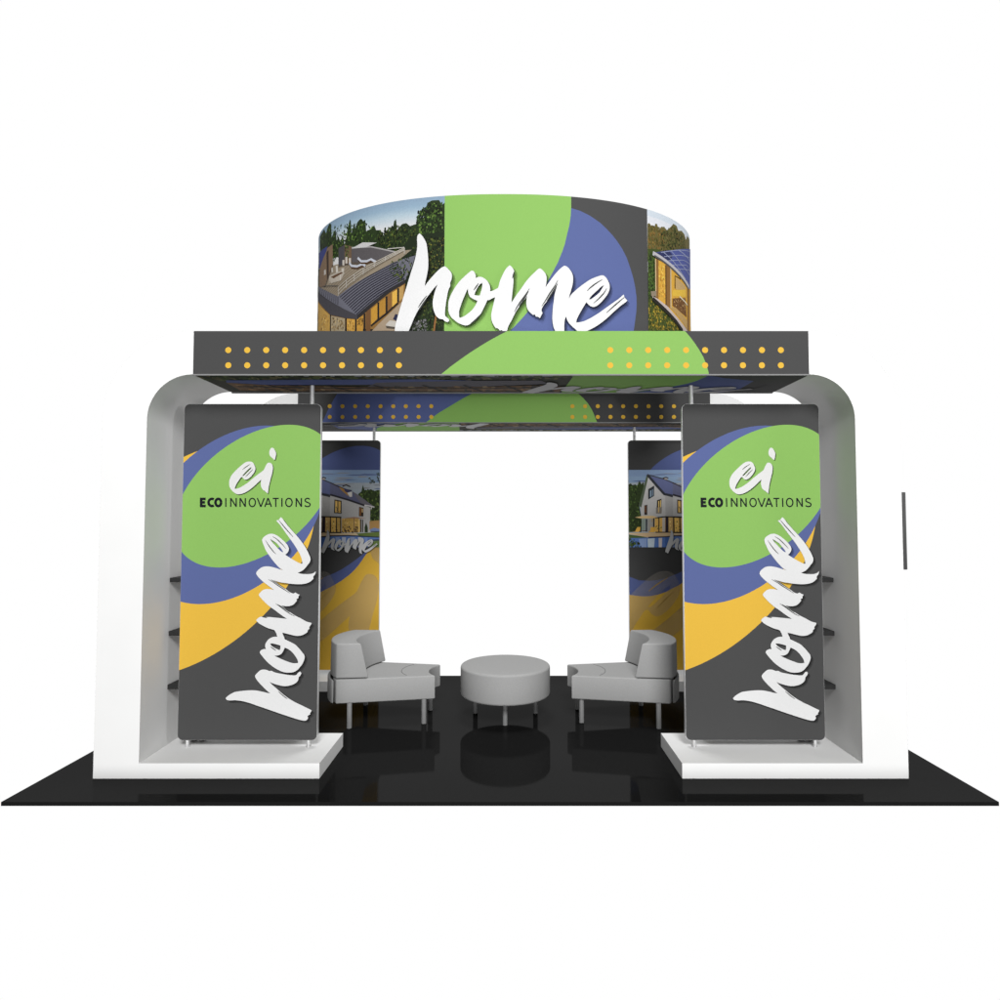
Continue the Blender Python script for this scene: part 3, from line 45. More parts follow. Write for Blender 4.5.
'bp_L': [('p',(44,56,30),[(.7652,1.8443),(.7989,1.8698),(.8152,1.942),(.831,1.8868),(.8666,1.8825),(.9005,1.8953),(.9346,1.874),(.9684,1.8868),(1.0066,1.8868),(1.0094,1.5477),(.8697,1.5562)]),('f',[(54,70,34),(38,48,24),(74,94,46),(28,34,20),(96,112,56)],[(.7823,1.8358),(.8199,1.8953),(.9006,1.8825),(.9982,1.8783),(1.0009,1.5562),(.9034,1.5646),(.8682,1.7171)],130,.03),('f',[(44,50,36),(60,66,44)],[(.8697,2.0143),(.9249,2.0058),(.9338,1.9633),(.8873,1.9378)],14,.03),('f',[(44,50,36),(56,62,40)],[(.95,2.0568),(1.005,2.0739),(1.0064,1.9123),(.985,1.9293)],22,.03),('p',(164,162,160),[(.2729,1.8698),(.3707,1.8528),(.511,1.8231),(.6726,1.7764),(.8342,1.7213),(.8954,1.7001),(.8945,1.4361),(.2785,1.4361)]),('p',(86,88,112),[(.2709,2.0228),(.369,1.9888),(.4499,1.9718),(.5523,1.9208),(.6375,1.8868),(.697,1.8766),(.7653,1.8358),(.9377,1.7086),(.9192,1.6984),(.8342,1.7255),(.7576,1.751),(.6725,1.7832),(.5109,1.829),(.3705,1.8655),(.2727,1.8868)]),('p',(98,95,102),[(.697,1.8766),(.7653,1.8358),(.9377,1.7086),(.9192,1.6984),(.8001,1.7425),(.7572,1.7934)]),('l',(46,44,50),[(.2727,1.8851),(.3706,1.8596),(.511,1.8256),(.6726,1.7781),(.8342,1.7222)],.02),('l',(190,186,184),[(.8342,1.7255),(.9021,1.7154),(.9395,1.7035)],.012),('l',(190,186,184),[(.9106,1.7086),(.9041,1.6832)],.01),('l',(50,42,40),[(.288,2.0185),(.369,1.9905),(.4498,1.9735),(.5523,1.9242),(.6375,1.8902),(.697,1.88)],.012),('p',(150,112,60),[(.5608,1.9165),(.6119,1.8995),(.6976,1.8189),(.6551,1.8273),(.5952,1.8766)]),('p',(190,186,180),[(.6506,1.8571),(.7013,1.8698),(.7019,1.8146),(.6765,1.8121)]),('p',(58,58,84),[(.6118,1.908),(.697,1.8766),(.6506,1.8571),(.6292,1.8698)]),('l',(46,42,42),[(.3772,2.01),(.4026,2.0211),(.424,2.0075)],.014),('l',(46,42,42),[(.5989,1.925),(.637,1.9395),(.6838,1.9208)],.014),('p',(46,40,36),[(.5156,1.7866),(.5921,1.7722),(.5936,1.6366),(.5131,1.6408)]),('p',(214,176,100),[(.5251,1.7722),(.5472,1.7679),(.5486,1.6493),(.5248,1.651)]),('p',(200,164,92),[(.5574,1.7663),(.5812,1.7612),(.5825,1.6459),(.5587,1.6476)]),('f',[(120,104,80)],[(.5165,1.7086),(.5887,1.7001),(.5893,1.6408),(.5173,1.6451)],10,.02),('p',(56,44,38),[(.7767,1.7086),(.8243,1.6984),(.8235,1.6053),(.776,1.6086)]),('p',(136,90,54),[(.7836,1.6984),(.7963,1.6967),(.7963,1.6154),(.7844,1.6154)]),('p',(190,160,110),[(.8057,1.6916),(.8176,1.6883),(.818,1.6493),(.8061,1.6493)]),('p',(190,154,84),[(.4246,1.5968),(.5899,1.59),(.5915,1.4395),(.4265,1.4395)]),('p',(222,180,96),[(.484,1.59),(.5348,1.5883),(.5365,1.4421),(.4857,1.4421)]),('f',[(150,120,70),(236,204,136),(90,90,50)],[(.4294,1.5562),(.5818,1.5562),(.583,1.4421),(.4307,1.4421)],22,.02),('p',(44,34,42),[(.3847,1.6053),(.4246,1.6036),(.4266,1.4361),(.3868,1.4361)]),('l',(44,38,36),[(.4755,1.5951),(.4773,1.4378)],.012),('l',(44,38,36),[(.539,1.5951),(.5408,1.4378)],.012),('l',(44,38,36),[(.583,1.5951),(.5848,1.4378)],.012),('l',(40,36,36),[(.3737,1.607),(.5915,1.5968)],.014),('l',(44,40,38),[(.38,1.4378),(.5932,1.4361)],.013),('p',(180,146,80),[(.595,1.5858),(.7762,1.5858),(.7777,1.4361),(.5966,1.4361)]),('f',[(200,168,104),(160,126,66),(190,152,80)],[(.5984,1.5816),(.772,1.5816),(.7729,1.4928),(.5994,1.4928)],40,.022),('p',(150,116,96),[(.6153,1.5883),(.7252,1.6019),(.8567,1.5866),(.7254,1.5833)]),('l',(110,90,76),[(.7254,1.59),(.7269,1.4421)],.008),('p',(206,176,110),[(.773,1.5689),(.7899,1.5714),(.7912,1.4421),(.7743,1.4421)]),('l',(46,40,38),[(.7949,1.5773),(.7963,1.4395)],.014),('l',(46,40,38),[(.8153,1.5731),(.8166,1.4395)],.012),('f',[(58,48,40),(80,64,48)],[(.5977,1.4953),(.7644,1.4987),(.765,1.4361),(.5983,1.4361)],42,.026),('p',(40,52,30),[(.8386,1.4378),(.8364,1.4885),(.8528,1.5435),(.872,1.4885),(.8724,1.4378)]),('p',(156,122,74),[(.8883,1.5562),(1.0093,1.5689),(1.01,1.4759),(.8891,1.4674)]),('p',(104,122,160),[(.8975,1.4716),(.938,1.4868),(1.0101,1.4716),(1.0103,1.4446),(.8978,1.4446)]),('l',(60,64,80),[(.9045,1.4463),(1.0061,1.4463)],.012),('p',(186,164,130),[(.2786,1.4311),(.7608,1.4294),(.7864,1.4108),(.279,1.399)]),('p',(86,102,52),[(.7524,1.4252),(.8708,1.4336),(1.0103,1.4446),(1.0108,1.3889),(.7865,1.399)]),('p',(78,104,156),[(.279,1.3939),(.6596,1.4024),(.8373,1.3939),(1.0108,1.3889),(1.0117,1.2792),(.2805,1.2792)]),('p',(60,90,150),[(.3764,1.3872),(.4145,1.3872),(.4107,1.2792),(.3777,1.2792)]),('p',(120,136,170),[(.5329,1.3872),(.5752,1.3872),(.5713,1.2792),(.5341,1.2792)]),('p',(160,166,180),[(.6005,1.3872),(.6428,1.3872),(.6389,1.2792),(.6017,1.2792)]),('p',(130,140,166),[(.6851,1.3872),(.7359,1.3872),(.7319,1.2792),(.6863,1.2792)]),('p',(170,170,176),[(.7697,1.3872),(.8035,1.3872),(.7995,1.2792),(.7708,1.2792)]),('p',(100,122,170),[(.8374,1.3872),(.8712,1.3872),(.8671,1.2792),(.8384,1.2792)]),('p',(80,98,50),[(.9054,1.345),(1.0111,1.3534),(1.0117,1.2792),(.8722,1.2792)]),('l',(44,46,54),[(.279,1.3973),(.6596,1.4057),(.8373,1.3956),(1.0108,1.3872)],.012),('l',(46,50,60),[(.8715,1.3534),(1.011,1.3602)],.014)],
'bp_circ': [.5956,1.9626,.5405,.3343,-2.6279],
'bp_blue_edge': [(-.0185,.9809),(.1056,.9336),(.2236,.9284),(.3081,.9378),(.3926,.9578),(.4321,.9746),(.5161,1.0061),(.6,1.0502),(.6838,1.1048),(.7572,1.1574),(.818,1.2059),(.8934,1.2785),(.9352,1.326)],
'bp_yel_edge': [(-.02,.7847),(.1379,.7659),(.2222,.769),(.3066,.7858),(.3912,.8151),(.4337,.8382),(.5175,.8801),(.6013,.9326),(.685,.9956),(.7372,1.046),(.7852,1.1048),(.8601,1.2143),(.9039,1.2838),(.9455,1.3576)],
'bp_photo': [(.1281,2.0994),(.1212,1.2817)],
}
# ---------------------------------------------------------------- helpers
C = bpy.context.scene.collection
PI = math.pi
rng = random.Random(7)

def s2l(c):
    c = c / 255.0
    return c / 12.92 if c <= 0.04045 else ((c + 0.055) / 1.055) ** 2.4

def lin(col, k=1.0):
    return tuple(min(0.95, s2l(v) * k) for v in col[:3])

def link(name, me, parent=None):
    o = bpy.data.objects.new(name, me)
    C.objects.link(o)
    if parent is not None:
        o.parent = parent
    return o

def thing(name, label, cat, loc=(0, 0, 0), rotz=0.0, group=None):
    o = bpy.data.objects.new(name, None)
    o.empty_display_size = 0.2
    C.objects.link(o)
    o.location = loc
    o.rotation_euler = (0, 0, rotz)
    o['label'] = label
    o['category'] = cat
    if group:
        o['group'] = group
    return o

def copy_tree(o, parent=None):
    c = o.copy()
    C.objects.link(c)
    if parent is not None:
        c.parent = parent
    for ch in list(o.children):
        copy_tree(ch, c)
    return c

def obj(name, bm, mat, parent=None, smooth=None):
    me = bpy.data.meshes.new(name)
    bmesh.ops.recalc_face_normals(bm, faces=bm.faces[:])
    bm.to_mesh(me)
    bm.free()
    me.materials.append(mat)
    if smooth is not None:
        for p in me.polygons:
            p.use_smooth = True
        me.set_sharp_from_angle(angle=math.radians(smooth))
    return link(name, me, parent)

def add_box(bm, x0, x1, y0, y1, z0, z1, bevel=0.0, segs=2):
    vs = [bm.verts.new((x, y, z)) for x in (x0, x1) for y in (y0, y1) for z in (z0, z1)]
    fs = []
    for q in ((0, 1, 3, 2), (4, 6, 7, 5), (0, 4, 5, 1), (2, 3, 7, 6), (0, 2, 6, 4), (1, 5, 7, 3)):
        fs.append(bm.faces.new([vs[i] for i in q]))
    if bevel > 0:
        bmesh.ops.bevel(bm, geom=list({e for f in fs for e in f.edges}), offset=bevel, segments=segs,
                        affect='EDGES', profile=0.5)

def add_tube(bm, p0, p1, r, n=20, r1=None):
    p0, p1 = Vector(p0), Vector(p1)
    d = (p1 - p0).normalized()
    a = d.orthogonal().normalized()
    b = d.cross(a)
    r1 = r if r1 is None else r1
    A = [bm.verts.new(p0 + (a * math.cos(t) + b * math.sin(t)) * r) for t in [2 * PI * i / n for i in range(n)]]
    B = [bm.verts.new(p1 + (a * math.cos(t) + b * math.sin(t)) * r1) for t in [2 * PI * i / n for i in range(n)]]
    for i in range(n):
        bm.faces.new((A[i], A[(i + 1) % n], B[(i + 1) % n], B[i]))
    bm.faces.new(A)
    bm.faces.new(B)

def add_path_tube(bm, pts, r, n=8):
    pts = [Vector(p) for p in pts]
    rings = []
    for i, p in enumerate(pts):
        d = (pts[min(i + 1, len(pts) - 1)] - pts[max(i - 1, 0)]).normalized()
        side = d.cross(Vector((0, 0, 1))).normalized()
        up = side.cross(d)
        rings.append([bm.verts.new(p + (side * math.cos(t) + up * math.sin(t)) * r) for t in [2 * PI * k / n for k in range(n)]])
    for a, b in zip(rings, rings[1:]):
        for k in range(n):
            bm.faces.new((a[k], a[(k + 1) % n], b[(k + 1) % n], b[k]))
    bm.faces.new(rings[0])
    bm.faces.new(rings[-1])

def add_lathe(bm, prof, n=96, centre=(0, 0)):
    rings = []
    for r, z in prof:
        if r < 1e-6:
            rings.append([bm.verts.new((centre[0], centre[1], z))])
        else:
            rings.append([bm.verts.new((centre[0] + r * math.cos(2 * PI * i / n), centre[1] + r * math.sin(2 * PI * i / n), z)) for i in range(n)])
    for a, b in zip(rings, rings[1:]):
        for i in range(n):
            j = (i + 1) % n
            if len(a) == 1 and len(b) == 1:
                continue
            if len(a) == 1:
                bm.faces.new((a[0], b[j], b[i]))
            elif len(b) == 1:
                bm.faces.new((a[i], a[j], b[0]))
            else:
                bm.faces.new((a[i], a[j], b[j], b[i]))

def add_loft(bm, bottom, top, z0, z1, bevel=0.0, segs=4):
    """closed solid between a bottom outline and a top outline with equal vertex counts"""
    A = [bm.verts.new((x, y, z0)) for x, y in bottom]
    B = [bm.verts.new((x, y, z1)) for x, y in top]
    n = len(A)
    side = []
    for i in range(n):
        bm.faces.new((A[i], A[(i + 1) % n], B[(i + 1) % n], B[i]))
    bm.faces.new(A[::-1])
    bm.faces.new(B)
    bm.normal_update()
    if bevel > 0:
        es = []
        for e in bm.edges:
            if len(e.link_faces) == 2 and e.calc_face_angle(0) > math.radians(28):
                es.append(e)
        bmesh.ops.bevel(bm, geom=es, offset=bevel, segments=segs, affect='EDGES', profile=0.5, clamp_overlap=True)

# ---------------------------------------------------------------- materials
def new_mat(name):
    m = bpy.data.materials.new(name)
    m.use_nodes = True
    return m, m.node_tree.nodes, m.node_tree.links, m.node_tree.nodes['Principled BSDF']

def mat(name, col, rough=0.5, metal=0.0, spec=0.3, noise=0.0, nscale=40.0, bump=0.0, bscale=300.0):
    m, N, L, P = new_mat(name)
    P.inputs['Roughness'].default_value = rough
    P.inputs['Metallic'].default_value = metal
    P.inputs['Specular IOR Level'].default_value = spec
    P.inputs['Base Color'].default_value = (*col, 1)
    if noise > 0:
        tc = N.new('ShaderNodeTexCoord')
        t = N.new('ShaderNodeTexNoise')
        t.inputs['Scale'].default_value = nscale
        t.inputs['Detail'].default_value = 4
        L.new(tc.outputs['Object'], t.inputs['Vector'])
        r = N.new('ShaderNodeValToRGB')
        r.color_ramp.elements[0].position = 0.3
        r.color_ramp.elements[1].position = 0.7
        r.color_ramp.elements[0].color = (*[c * (1 - noise) for c in col], 1)
        r.color_ramp.elements[1].color = (*[min(1, c * (1 + noise)) for c in col], 1)
        L.new(t.outputs['Fac'], r.inputs['Fac'])
        L.new(r.outputs['Color'], P.inputs['Base Color'])
    if bump > 0:
        tc2 = N.new('ShaderNodeTexCoord')
        t2 = N.new('ShaderNodeTexNoise')
        t2.inputs['Scale'].default_value = bscale
        t2.inputs['Detail'].default_value = 3
        L.new(tc2.outputs['Object'], t2.inputs['Vector'])
        b = N.new('ShaderNodeBump')
        b.inputs['Strength'].default_value = bump
        b.inputs['Distance'].default_value = 0.002
        L.new(t2.outputs['Fac'], b.inputs['Height'])
        L.new(b.outputs['Normal'], P.inputs['Normal'])
    return m

def print_mat(name, alpha=False, nz=0.03, scale=160):
    """dye-printed fabric: ink colours come from the mesh's colour attribute, with a faint weave"""
    m, N, L, P = new_mat(name)
    at = N.new('ShaderNodeAttribute')
    at.attribute_name = 'ink'
    tc = N.new('ShaderNodeTexCoord')
    t = N.new('ShaderNodeTexNoise')
    t.inputs['Scale'].default_value = scale
    t.inputs['Detail'].default_value = 3
    L.new(tc.outputs['Object'], t.inputs['Vector'])
    mr = N.new('ShaderNodeMapRange')
    mr.inputs['From Min'].default_value = 0.3
    mr.inputs['From Max'].default_value = 0.7
    mr.inputs['To Min'].default_value = 1 - nz
    mr.inputs['To Max'].default_value = 1 + nz
    L.new(t.outputs['Fac'], mr.inputs['Value'])
    mx = N.new('ShaderNodeVectorMath')
    mx.operation = 'SCALE'
    L.new(at.outputs['Color'], mx.inputs[0])
    L.new(mr.outputs['Result'], mx.inputs['Scale'])
    L.new(mx.outputs['Vector'], P.inputs['Base Color'])
    P.inputs['Roughness'].default_value = 0.75
    P.inputs['Specular IOR Level'].default_value = 0.12
    if alpha:
        tr = N.new('ShaderNodeBsdfTransparent')
        mix = N.new('ShaderNodeMixShader')
        L.new(at.outputs['Alpha'], mix.inputs['Fac'])
        L.new(tr.outputs['BSDF'], mix.inputs[1])
        L.new(P.outputs['BSDF'], mix.inputs[2])
        L.new(mix.outputs['Shader'], N['Material Output'].inputs['Surface'])
    return m

M_PRINT = print_mat('printed_fabric')
M_INK = print_mat('translucent_ink', alpha=True)
M_PHOTO = print_mat('printed_photograph', nz=0.045, scale=70)
M_WHITE = mat('white_laminate', (0.565, 0.565, 0.561), rough=0.55, spec=0.15, noise=0.012, nscale=3.0)
M_FABRIC = mat('grey_upholstery', (0.228, 0.228, 0.226), rough=0.85, spec=0.1, noise=0.05, nscale=130.0, bump=0.25, bscale=420.0)
M_ALU = mat('brushed_aluminium', (0.55, 0.55, 0.55), rough=0.4, metal=0.6, spec=0.4, noise=0.04, nscale=60)
M_LEG = mat('satin_grey_metal', (0.17, 0.17, 0.17), rough=0.5, metal=0.0, spec=0.3, noise=0.03, nscale=60)
M_BLACK = mat('black_laminate', (0.010, 0.010, 0.010), rough=0.5, spec=0.2, noise=0.06, nscale=30)
M_DARK = mat('charcoal_fabric', lin((70, 70, 70)), rough=0.8, spec=0.1, noise=0.04, nscale=120)
M_TV = mat('dark_grey_plastic', (0.042, 0.042, 0.042), rough=0.5, spec=0.3, noise=0.04, nscale=50)
M_SCREEN = mat('black_screen_glass', (0.012, 0.012, 0.014), rough=0.12, spec=0.5, noise=0.02, nscale=8)
M_TRIM = mat('grey_edge_profile', (0.16, 0.16, 0.16), rough=0.6, spec=0.1, noise=0.03, nscale=60)
M_SEAM = mat('dark_seam', (0.10, 0.10, 0.10), rough=0.9, spec=0.05, noise=0.05, nscale=100)

def floor_mat():
    m, N, L, P = new_mat('gloss_black_floor')
    P.inputs['Base Color'].default_value = (0.0072, 0.0072, 0.0072, 1)
    P.inputs['Roughness'].default_value = 0.6
    P.inputs['Specular IOR Level'].default_value = 0.0
    tc = N.new('ShaderNodeTexCoord')
    t = N.new('ShaderNodeTexNoise')
    t.inputs['Scale'].default_value = 1.6
    t.inputs['Detail'].default_value = 3
    L.new(tc.outputs['Object'], t.inputs['Vector'])
    r = N.new('ShaderNodeMapRange')
    r.inputs['To Min'].default_value = 0.03
    r.inputs['To Max'].default_value = 0.075
    L.new(t.outputs['Fac'], r.inputs['Value'])
    g = N.new('ShaderNodeBsdfGlossy')
    g.inputs['Color'].default_value = (1, 1, 1, 1)
    L.new(r.outputs['Result'], g.inputs['Roughness'])
    mix = N.new('ShaderNodeMixShader')
    mix.inputs['Fac'].default_value = FLOOR_MIRROR
    L.new(P.outputs['BSDF'], mix.inputs[1])
    L.new(g.outputs['BSDF'], mix.inputs[2])
    L.new(mix.outputs['Shader'], N['Material Output'].inputs['Surface'])
    return m
M_FLOOR = floor_mat()

# ---------------------------------------------------------------- printed artwork as real flat shapes
DARK, GREEN, BLUE, YELLOW, WHITE = (82, 82, 82), (155, 207, 107), (100, 114, 170), (253, 203, 74), (255, 255, 255)

def smooth(pts, sub=3, corner=48.0, closed=True):
    n = len(pts)
    out = []
    def corner_at(i):
        a, b, c = pts[(i - 1) % n], pts[i], pts[(i + 1) % n]
        v1 = (b[0] - a[0], b[1] - a[1])
        v2 = (c[0] - b[0], c[1] - b[1])
        d = math.hypot(*v1) * math.hypot(*v2)
        if d == 0:
            return True
        return math.degrees(math.acos(max(-1, min(1, (v1[0] * v2[0] + v1[1] * v2[1]) / d)))) > corner
    cor = [corner_at(i) for i in range(n)]
    if not closed:
        cor[0] = cor[-1] = True
    for i in range(n if closed else n - 1):
        p1, p2 = pts[i], pts[(i + 1) % n]
        p0, p3 = pts[(i - 1) % n], pts[(i + 2) % n]
        L_ = math.hypot(p2[0] - p1[0], p2[1] - p1[1])
        def tan(a, c, isc, fwd):
            if isc:
                return (p2[0] - p1[0], p2[1] - p1[1])
            l_ = math.hypot(c[0] - a[0], c[1] - a[1]) or 1
            return ((c[0] - a[0]) / l_ * L_, (c[1] - a[1]) / l_ * L_)
        m1 = tan(p0, p2, cor[i], True)
        m2 = tan(p1, p3, cor[(i + 1) % n], False)
        for k in range(sub):
            t = k / sub
            h00, h10, h01, h11 = 2*t**3 - 3*t**2 + 1, t**3 - 2*t**2 + t, -2*t**3 + 3*t**2, t**3 - t**2
            out.append((h00*p1[0] + h10*m1[0] + h01*p2[0] + h11*m2[0], h00*p1[1] + h10*m1[1] + h01*p2[1] + h11*m2[1]))
    if not closed:
        out.append(pts[-1])
    return out

def stroke(pts, w, taper=False):
    L_, R_ = [], []
    n = len(pts)
    for i, p in enumerate(pts):
        a, b = pts[max(i - 1, 0)], pts[min(i + 1, n - 1)]
        dx, dy = b[0] - a[0], b[1] - a[1]
        l_ = math.hypot(dx, dy) or 1
        k = w / 2
        if taper:
            k *= 0.25 + 0.75 * math.sin(PI * (i + 0.5) / n)
        L_.append((p[0] - dy / l_ * k, p[1] + dx / l_ * k))
        R_.append((p[0] + dy / l_ * k, p[1] - dx / l_ * k))
    return L_ + R_[::-1]

def clip_convex(poly, edges):
    for (ax, ay), (bx, by) in edges:
        if not poly:
            return []
        nx, ny = -(by - ay), bx - ax
        out = []
        m = len(poly)
        for i in range(m):
            p, q = poly[i], poly[(i + 1) % m]
            dp = (p[0] - ax) * nx + (p[1] - ay) * ny
            dq = (q[0] - ax) * nx + (q[1] - ay) * ny
            if dp >= 0:
                out.append(p)
            if (dp > 0 > dq) or (dp < 0 < dq):
                t = dp / (dp - dq)
                out.append((p[0] + (q[0] - p[0]) * t, p[1] + (q[1] - p[1]) * t))
        poly = out
    return poly

def inside(pt, poly):
    x, y = pt
    c = False
    for i in range(len(poly)):
        (x1, y1), (x2, y2) = poly[i], poly[i - 1]
        if (y1 > y) != (y2 > y) and x < (x2 - x1) * (y - y1) / (y2 - y1) + x1:
            c = not c
    return c

def rect(x0, y0, x1, y1):
    return [(x0, y0), (x1, y0), (x1, y1), (x0, y1)]

def round_rect(x0, y0, x1, y1, r, n=6):
    out = []
    for cx_, cy_, a in ((x1 - r, y0 + r, -90), (x1 - r, y1 - r, 0), (x0 + r, y1 - r, 90), (x0 + r, y0 + r, 180)):
        for i in range(n + 1):
            t = math.radians(a + 90 * i / n)
            out.append((cx_ + r * math.cos(t), cy_ + r * math.sin(t)))
    return out

def ell(p, n=120):
    cx_, cy_, a, b, ang = p
    return [(cx_ + a * math.cos(t) * math.cos(ang) - b * math.sin(t) * math.sin(ang),
             cy_ + a * math.cos(t) * math.sin(ang) + b * math.sin(t) * math.cos(ang)) for t in [2 * PI * i / n for i in range(n)]]

def disc(x, y, r, n=20):
    return [(x + r * math.cos(2 * PI * i / n), y + r * math.sin(2 * PI * i / n)) for i in range(n)]

class Art:
    """a printed design: flat shapes in design metres, each laid a fraction of a millimetre above the last"""
    def __init__(self, clip, k=1.0):
        self.items = []
        self.clip = clip
        self.k = k
        self.win = None
    def edges(self, poly):
        return [(poly[i], poly[(i + 1) % len(poly)]) for i in range(len(poly))]
    def add(self, contours, col, alpha=1.0, k=None):
        self.items.append((contours, lin(col, self.k if k is None else k), alpha, self.win))
    def poly(self, pts, col, alpha=1.0, k=None):
        self.add([pts], col, alpha, k)
    def line(self, pts, w, col, taper=False):
        self.add([stroke(pts, w, taper)], col)
    def leaves(self, pts, n, size, cols):
        xs = [p[0] for p in pts]
        ys = [p[1] for p in pts]
        made = tries = 0
        while made < n and tries < n * 30:
            tries += 1
            p = (rng.uniform(min(xs), max(xs)), rng.uniform(min(ys), max(ys)))
            if not inside(p, pts):
                continue
            made += 1
            s = size * rng.uniform(0.35, 0.8)
            a0 = rng.uniform(0, 6.3)
            q = []
            for i in range(6):
                t = a0 + i * PI / 3
                r = s * rng.uniform(0.3, 0.62)
                q.append((p[0] + r * .85 * math.cos(t), p[1] + r * 1.3 * math.sin(t)))
            c = rng.choice(cols)
            j = rng.uniform(0.85, 1.15)
            self.add([q], tuple(min(255, v * j) for v in c))
    def batch(self, items, dk=1.0):
        for it in items:
            if it[0] == 'p':
                self.poly(it[2], it[1])
            elif it[0] == 'l':
                self.line(it[2], it[3], it[1])
            else:
                self.leaves(it[2], it[3], it[4], it[1])
    def grad(self, x0, x1, stops, n=14):
        """printed sky of a printed photograph: flat bands of colour"""
        ys = [s[0] for s in stops]
        for i in range(n):
            a = ys[0] + (ys[-1] - ys[0]) * i / n
            b = ys[0] + (ys[-1] - ys[0]) * (i + 1) / n
            m = (a + b) / 2
            for (ya, ca), (yb, cb) in zip(stops, stops[1:]):
                if min(ya, yb) <= m <= max(ya, yb):
                    t = (m - ya) / (yb - ya)
                    c = tuple(ca[q] + (cb[q] - ca[q]) * t for q in range(3))
                    self.poly(rect(x0, min(a, b), x1, max(a, b)), c)
                    break
    def build(self, name, parent, fn, ustep=None, step=0.00025, base=0.0):
        verts, faces, cols, mats = [], [], [], []
        placed = []
        cl = self.edges(self.clip)
        for contours, col, alpha, win in self.items:
            tri_pts = [Vector((p[0], p[1], 0)) for c in contours for p in c]
            try:
                tris = mathutils.geometry.tessellate_polygon([[Vector((p[0], p[1], 0)) for p in c] for c in contours])
            except Exception:
                continue
            pieces = []
            ce = cl + (self.edges(win) if win else [])
            for t in tris:
                p = [(tri_pts[i].x, tri_pts[i].y) for i in t]
                ar = (p[1][0]-p[0][0])*(p[2][1]-p[0][1]) - (p[2][0]-p[0][0])*(p[1][1]-p[0][1])
                if abs(ar) < 1e-10:
                    continue
                if ar < 0:
                    p = p[::-1]
                p = clip_convex(p, ce)
                if len(p) < 3:
                    continue
                if ustep:
                    x0 = min(q[0] for q in p)
                    x1 = max(q[0] for q in p)
                    k0, k1 = math.floor(x0 / ustep), math.ceil(x1 / ustep)
                    for k in range(k0, k1):
                        s = clip_convex(p, [((k * ustep, 1), (k * ustep, 0)), (((k + 1) * ustep, 0), ((k + 1) * ustep, 1))])
                        if len(s) >= 3:
                            pieces.append(s)
                else:
                    pieces.append(p)
            if not pieces:
                continue
            bb = (min(q[0] for s in pieces for q in s), min(q[1] for s in pieces for q in s),
                  max(q[0] for s in pieces for q in s), max(q[1] for s in pieces for q in s))
            lay = 0
            for b2, l2 in placed:
                if l2 >= lay and bb[0] < b2[2] and bb[2] > b2[0] and bb[1] < b2[3] and bb[3] > b2[1]:
                    lay = l2 + 1
            placed.append((bb, lay))
            d = base + lay * step
            for s in pieces:
                i0 = len(verts)
                for q in s:
                    verts.append(fn(q[0], q[1], d))
                faces.append(tuple(range(i0, i0 + len(s))))
                cols.append((*col, alpha))
                mats.append(1 if alpha < 1 else (2 if win else 0))
        self.top = max([l for _, l in placed] + [0]) * step + base
        me = bpy.data.meshes.new(name)
        me.from_pydata(verts, [], faces)
        me.materials.append(M_PRINT)
        if any(mats):
            me.materials.append(M_INK)
            me.materials.append(M_PHOTO)
        at = me.color_attributes.new('ink', 'FLOAT_COLOR', 'CORNER')
        data = []
        for p, c in zip(me.polygons, cols):
            data.extend(c * p.loop_total)
        at.data.foreach_set('color', data)
        me.polygons.foreach_set('material_index', mats)
        me.update()
        return link(name, me, parent)

# lettering -------------------------------------------------------------
HM = ART['home_fp']
EI = ART['ei_fp']

def tf(contours, f):
    return [[f(*p) for p in c] for c in contours]

def put_home(art, f, sh, hair_w, shadow=0.22, steps=3, col=WHITE, hair_col=(70, 74, 70)):
    groups = [[smooth(c) for c in HM['h']], [smooth(c) for c in HM['ome']]]
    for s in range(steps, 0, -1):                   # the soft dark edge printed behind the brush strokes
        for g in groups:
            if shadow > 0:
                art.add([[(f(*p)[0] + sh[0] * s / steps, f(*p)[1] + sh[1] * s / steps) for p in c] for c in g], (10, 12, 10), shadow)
    for g in groups:
        art.add(tf(g, f), col)
    for hl in HM['hair']:
        art.line([f(*p) for p in smooth(hl, 3, 80, False)], hair_w, hair_col, True)

def put_ei(art, f, sh, hair_w, shadow=0.5):
    gs = [[smooth(c) for c in EI['e']], [smooth(EI['dot'])]]
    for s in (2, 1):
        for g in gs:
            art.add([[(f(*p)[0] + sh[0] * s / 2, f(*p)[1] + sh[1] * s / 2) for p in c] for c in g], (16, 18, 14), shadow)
    for g in gs:
        art.add(tf(g, f), (250, 250, 248))
    for hl in EI['hair']:
        art.line([f(*p) for p in smooth(hl, 3, 80, False)], hair_w, (90, 96, 86), True)

# ---------------------------------------------------------------- scene sizes (metres)
FLOOR_Y0, FLOOR_Y1, FLOOR_X = 3.7974, 6.8150, 3.048
ARCH_Y, ARCH_D = 4.1343, 0.5757           # front arch, depth
BACK_Y = 6.1900
OUT_X, IN_X, HEAD_X = 2.717, 2.4135, 2.105
Z_PL, Z_IN, Z_TOP = 0.1002, 2.7162, 3.0145
PAN_W, PAN_H, PAN_Z = 0.9965, 2.4155, 0.1505

# floor -----------------------------------------------------------------
bm = bmesh.new()
add_box(bm, -FLOOR_X, FLOOR_X, FLOOR_Y0, FLOOR_Y1, -0.024, 0.0)
fl = obj('floor', bm, M_FLOOR)
fl['kind'] = 'structure'

